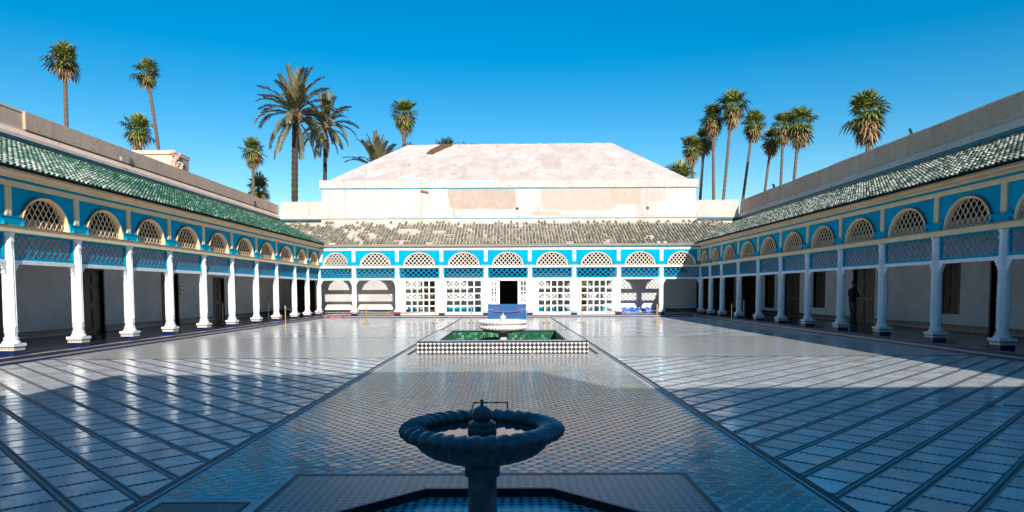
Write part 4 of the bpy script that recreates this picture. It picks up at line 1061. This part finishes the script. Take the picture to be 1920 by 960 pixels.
# ------------------------------------------------------------------ palms and trees
def trunk(base, top, r0, r1, mat, rings, name='trunk', parent=None, bulge=.04, seed=0):
    rnd = random.Random(seed); b, t = Vector(base), Vector(top); n_ = rings; pts = []; rs = []
    bend = Vector((rnd.uniform(-.5, .5), rnd.uniform(-.3, .3), 0)) * (t - b).length * .03
    for i in range(n_ * 2 + 1):
        u = i / (n_ * 2); pts.append(b.lerp(t, u) + bend * math.sin(PI * u)); rs.append((r0 + (r1 - r0) * u) * (1 + (bulge if i % 2 else -bulge) * rnd.uniform(.6, 1.4)))
    return MB().tube(pts, rs, 10).build(name, mat, parent, smooth=False)
def fan_leaf(m, org, d, up, pet, rad, segs, droop, rnd):
    d = d.normalized(); s = d.cross(up); 
    if s.length < .1: s = d.cross(Vector((1, 0, 0)))
    s.normalize(); u = s.cross(d).normalized()
    tip = org + d * pet - Vector((0, 0, droop * pet * .25))
    w = .012
    m.add([org + s * w, org - s * w, tip - s * w, tip + s * w], [(0, 1, 2, 3)])
    for i in range(segs):
        a = -2.0 + 4.0 * i / (segs - 1); r = rad * (.62 + .38 * math.cos(a * .6)) * rnd.uniform(.85, 1.1)
        e = d * math.cos(a) + s * math.sin(a) + u * .10 * (1 if i % 2 else -1)
        q = tip + e * r * .55; f = tip + e * r - Vector((0, 0, droop * r * rnd.uniform(.3, .6)))
        sd = (s * math.cos(a) - d * math.sin(a)) * rad * .085
        m.add([tip, q + sd, f, q - sd], [(0, 1, 2, 3)])
def fan_palm_meshes(seed, n_green=58, n_dead=60, skirt=1.5):
    rnd = random.Random(seed); g = MB(); d = MB()
    for i in range(n_green):
        az = i * 2.39996 + rnd.uniform(-.7, .7); el = rnd.gauss(0, .12) - 1.05 + 2.45 * ((i + .5) / n_green) ** .95
        di = Vector((math.cos(az) * math.cos(el), math.sin(az) * math.cos(el), math.sin(el)))
        fan_leaf(g, Vector((0, 0, rnd.uniform(-.2, .15))), di, Vector((0, 0, 1)), rnd.uniform(.5, 1.1) * (1.3 if rnd.random() < .16 else 1) * (1 - .2 * max(0, el)), rnd.uniform(.70, 1.08), 13, .6 if el < .5 else .3, rnd)
    for i in range(n_dead):
        az = i * 2.39996 + rnd.uniform(-.5, .5); k = i / n_dead; el = -.35 - 1.05 * k
        di = Vector((math.cos(az) * math.cos(el), math.sin(az) * math.cos(el), math.sin(el)))
        fan_leaf(d, Vector((0, 0, -.15 - skirt * .38 * k)), di, Vector((0, 0, 1)), rnd.uniform(.5, .95), rnd.uniform(.55, .85), 9, 1.0, rnd)
    return g.mesh('fronds', 'fan', fix=False), d.mesh('dead_fronds', 'fan_dead', fix=False)
VAR = [(26, 1.1), (46, 1.8), (58, 1.9), (38, 1.4)]
def fan_palm(label, x, y, zc, xb, zb, sc, var, seed, r=.16):
    # (x, y, zc) crown centre, trunk aims through (xb, zb) lower down
    k = (x - xb) / max(.1, zc - zb) if zb < zc else 0; xg = x - k * (zc + .6)
    t = thing('fan_palm', label, 'palm tree', (xg, y, -.6), group='tall fan palms round the palace')
    trunk((0, 0, 0), (x - xg, 0, zc + .6), r * 1.35, r, 'trunk', int(zc * 1.9), parent=t, seed=seed, bulge=.09)
    a = random.Random(seed).uniform(0, 6.28); nd, sk = VAR[var]
    sc *= .92 + (seed * 37 % 17) / 100
    gm, dm = fan_palm_meshes(100 + seed, 40 + seed * 7 % 13, nd, sk)
    put('crown', gm, t, (x - xg, 0, zc + .6), (0, 0, a), (sc, sc, sc * 1.05)); put('dead_fronds', dm, t, (x - xg, 0, zc + .6), (0, 0, a + 1), (sc, sc, sc * 1.05))
fan_palm('tall fan palm standing alone at the far upper left', -40.47, 63, 23.0, -40.41, 16.9, 1.02, 0, 1)
fan_palm('slim fan palm leaning left above the pale rooftop wall', -42.98, 82, 27.9, -42.3, 19.0, 1.0, 0, 2, .18)
fan_palm('short fan palm crown rising just over the pale rooftop wall', -40.4, 75, 19.5, -40.4, 17.3, 1.0, 3, 3)
fan_palm('fan palm with brown skirt left of the tall date palm', -32.07, 86, 19.6, -31.95, 13.5, 1.0, 1, 4, .17)
fan_palm('low fan palm crown peeking over the left parapet corner', -33.71, 92, 15.7, -33.75, 14.2, 1.1, 3, 5)
fan_palm('fan palm rising behind the left end of the hall roof', -11.2, 74, 21.0, -11.36, 17.5, 1.08, 1, 6, .2)
fan_palm('leftmost tall fan palm of the right group, beside the hall', 21.37, 80, 18.4, 21.6, 13.0, 1.0, 3, 7)
fan_palm('dark fan palm tucked behind the leftmost one of the right group', 24.57, 86, 20.6, 24.31, 13.2, 1.0, 0, 8)
fan_palm('fan palm touching the tallest palm on its left side', 24.41, 82, 22.4, 24.6, 12.7, 1.0, 2, 9)
fan_palm('tallest fan palm of the right group', 26.04, 80, 23.3, 25.1, 12.4, 1.08, 2, 10)
fan_palm('fan palm standing apart just right of the tallest one', 31.4, 88, 23.1, 30.24, 13.5, .98, 1, 11)
fan_palm('short leaning fan palm left of the right hand pair', 35.29, 92, 21.9, 34.54, 14.9, 1.05, 1, 12)
fan_palm('fan palm forming the left half of the right hand pair', 35.3, 88, 22.9, 35.2, 15.3, 1.12, 2, 13)
fan_palm('fan palm forming the right half of the right hand pair', 33.1, 78, 20.7, 32.8, 14.4, 1.2, 2, 14)
fan_palm('lone large fan palm with heavy brown skirt at right', 32.25, 62, 17.8, 32.3, 14.4, 1.22, 2, 15, .18)
fan_palm('low dark fan palm beside the right end of hall roof', 19.6, 78, 14.6, 19.5, 13.9, 1.15, 0, 16)

def frond_mesh(L, el, droop, seed):
    rnd = random.Random(seed); m = MB(); pts = []; p = Vector((0, 0, 0)); a = el; n_ = 22
    for i in range(n_ + 1):
        pts.append(p.copy()); a -= droop / n_ * (.3 + 1.4 * i / n_); p = p + Vector((math.cos(a), 0, math.sin(a))) * L / n_
    m.tube(pts, [.03 * (1 - .85 * i / n_) for i in range(n_ + 1)], 4)
    for i in range(4, n_ + 1):
        for h in range(4):
            u = min(n_ - .01, i - h / 4); k = int(u); b = pts[k].lerp(pts[min(k + 1, n_)], u - k)
            t = (pts[min(k + 1, n_)] - pts[max(k - 1, 0)]).normalized(); nrm = Vector((-t.z, 0, t.x))
            ll = L * .165 * (math.sin(PI * (.16 + .74 * u / n_)) ** .6) * rnd.uniform(.8, 1.15)
            for sd in (-1, 1):
                dv = (t * .72 + Vector((0, sd, 0)) * .62 + nrm * rnd.uniform(.05, .35)).normalized(); e = b + dv * ll - Vector((0, 0, ll * .22 * rnd.random())); mid = b.lerp(e, .45)
                w = t.cross(dv).cross(dv).normalized() * .034
                m.add([b, mid + w, e, mid - w], [(0, 1, 2, 3)])
    return m.mesh('frond', 'date', fix=False)
FR = {}
for k_, (el, dr) in enumerate([(1.45, .35), (1.2, .7), (.95, .95), (.6, 1.2), (.2, 1.35), (-.3, 1.1), (-.9, .5)]): FR[k_] = [frond_mesh(1.0 * 3.2, el, dr, 40 + k_ * 2 + q) for q in (0, 1)]
def date_palm(label, x, y, zc, xb, zb, sc, r, counts, seed, skew=0., trunk_on=True):
    rnd = random.Random(seed); k = (x - xb) / (zc - zb); xg = x - k * (zc + .6)
    t = thing('date_palm', label, 'palm tree', (xg, y, -.6), group='date palms beside the hall')
    trunk((0, 0, 0), (x - xg, 0, zc + .6), r * 1.1, r, 'trunkdate', int(zc * 2.4), parent=t, bulge=.07, seed=seed)
    for lv, n_ in enumerate(counts):
        for i in range(n_):
            az = 2 * PI * (i + rnd.random() * .7) / max(1, n_) + lv * .7; q = sc * rnd.uniform(.85, 1.12)
            put('frond', FR[lv][rnd.randrange(2)], t, (x - xg, 0, zc + .6 - .05 * lv), (rnd.gauss(0, .1), rnd.gauss(0, .1), az), (q, q, q))
    st = MB()
    for i in range(40):
        az = rnd.random() * 6.28; st.tube([(0, 0, -.3 - rnd.random() * .5), (math.cos(az) * r * 1.6, math.sin(az) * r * 1.6, rnd.uniform(-.5, .1)), (math.cos(az) * r * 2.6, math.sin(az) * r * 2.6, rnd.uniform(-.1, .5) - (.8 if i % 3 == 0 else 0))], [.05, .035, .012], 4)
    st.build('old_stalks', 'datedead', t, (x - xg, 0, zc + .6))
date_palm('tall date palm with arching grey green fronds left of the hall', -16.1, 52, 15.1, -16.16, 8.4, 1.05, .24, (5, 6, 7, 8, 7, 4, 4), 1)
date_palm('thinner date palm half hidden behind the tall one', -14.95, 56, 15.2, -15.35, 8.9, .84, .16, (3, 4, 6, 7, 7, 5, 4), 2)
date_palm('small date palm showing only fronds behind left roof slope', -11.5, 60, 12.2, -11.5, 6, .95, .22, (8, 8, 7, 5, 3, 0, 0), 3)

def tree(label, x, y, h, crown, seed):
    rnd = random.Random(seed); t = thing('leafy_tree', label, 'tree', (x, y, -.6), group='dark leafy trees behind the hall')
    m = MB().tube([(0, 0, 0), (.1, 0, h * .4), (0, .1, h * .75)], [.3, .24, .1], 8)
    lf = MB(); cl = []
    for cx_, cz_, rx, rz in crown:
        for _ in range(int(30 * rx)):
            a, b = rnd.random() * 6.28, math.acos(rnd.uniform(-.3, 1)); rr_ = rnd.uniform(.65, 1.03)
            cl.append((cx_ - x + rx * rr_ * math.sin(b) * math.cos(a), rx * .8 * rr_ * math.sin(b) * math.sin(a), cz_ + .6 + rz * rr_ * math.cos(b)))
        m.tube([(0, .05, h * .5), ((cx_ - x) * .6, 0, h * .5 + (cz_ - h * .5) * .6), (cx_ - x, 0, cz_ + .6)], [.14, .08, .03], 6)
    for c in cl:
        rs = rnd.uniform(.22, .4)
        for _ in range(34):
            p = Vector(c) + Vector((rnd.gauss(0, 1), rnd.gauss(0, 1), rnd.gauss(0, 1))) * rs * .55
            d1 = Vector((rnd.gauss(0, 1), rnd.gauss(0, 1), rnd.gauss(0, 1))).normalized(); d2 = d1.orthogonal().normalized(); l = rnd.uniform(.07, .13)
            lf.add([p - d1 * l, p + d2 * l * .45, p + d1 * l, p - d2 * l * .45], [(0, 1, 2, 3)])
    m.build('trunk', 'bark', t); lf.build('crown', 'leaf', t, fix=False)
tree('dark leafy tree behind the left slope of the hall roof', -11.9, 65, 13, [(-11.9, 13.3, 1.5, 1.5), (-13.4, 11.6, 1.4, 1.1), (-10.3, 14.0, 1.2, .9)], 1)
tree('dark treetop just showing beside the fan palm over the roof', -9.0, 63, 14, [(-9.0, 14.0, 1.1, 1.0), (-7.9, 13.9, .8, .75)], 2)
tree('dark treetop just showing above the hall roof ridge', -4.9, 62, 14, [(-5.7, 14.2, .8, 1.1), (-4.6, 14.0, .9, 1.0), (-3.7, 13.9, .7, .8)], 3)
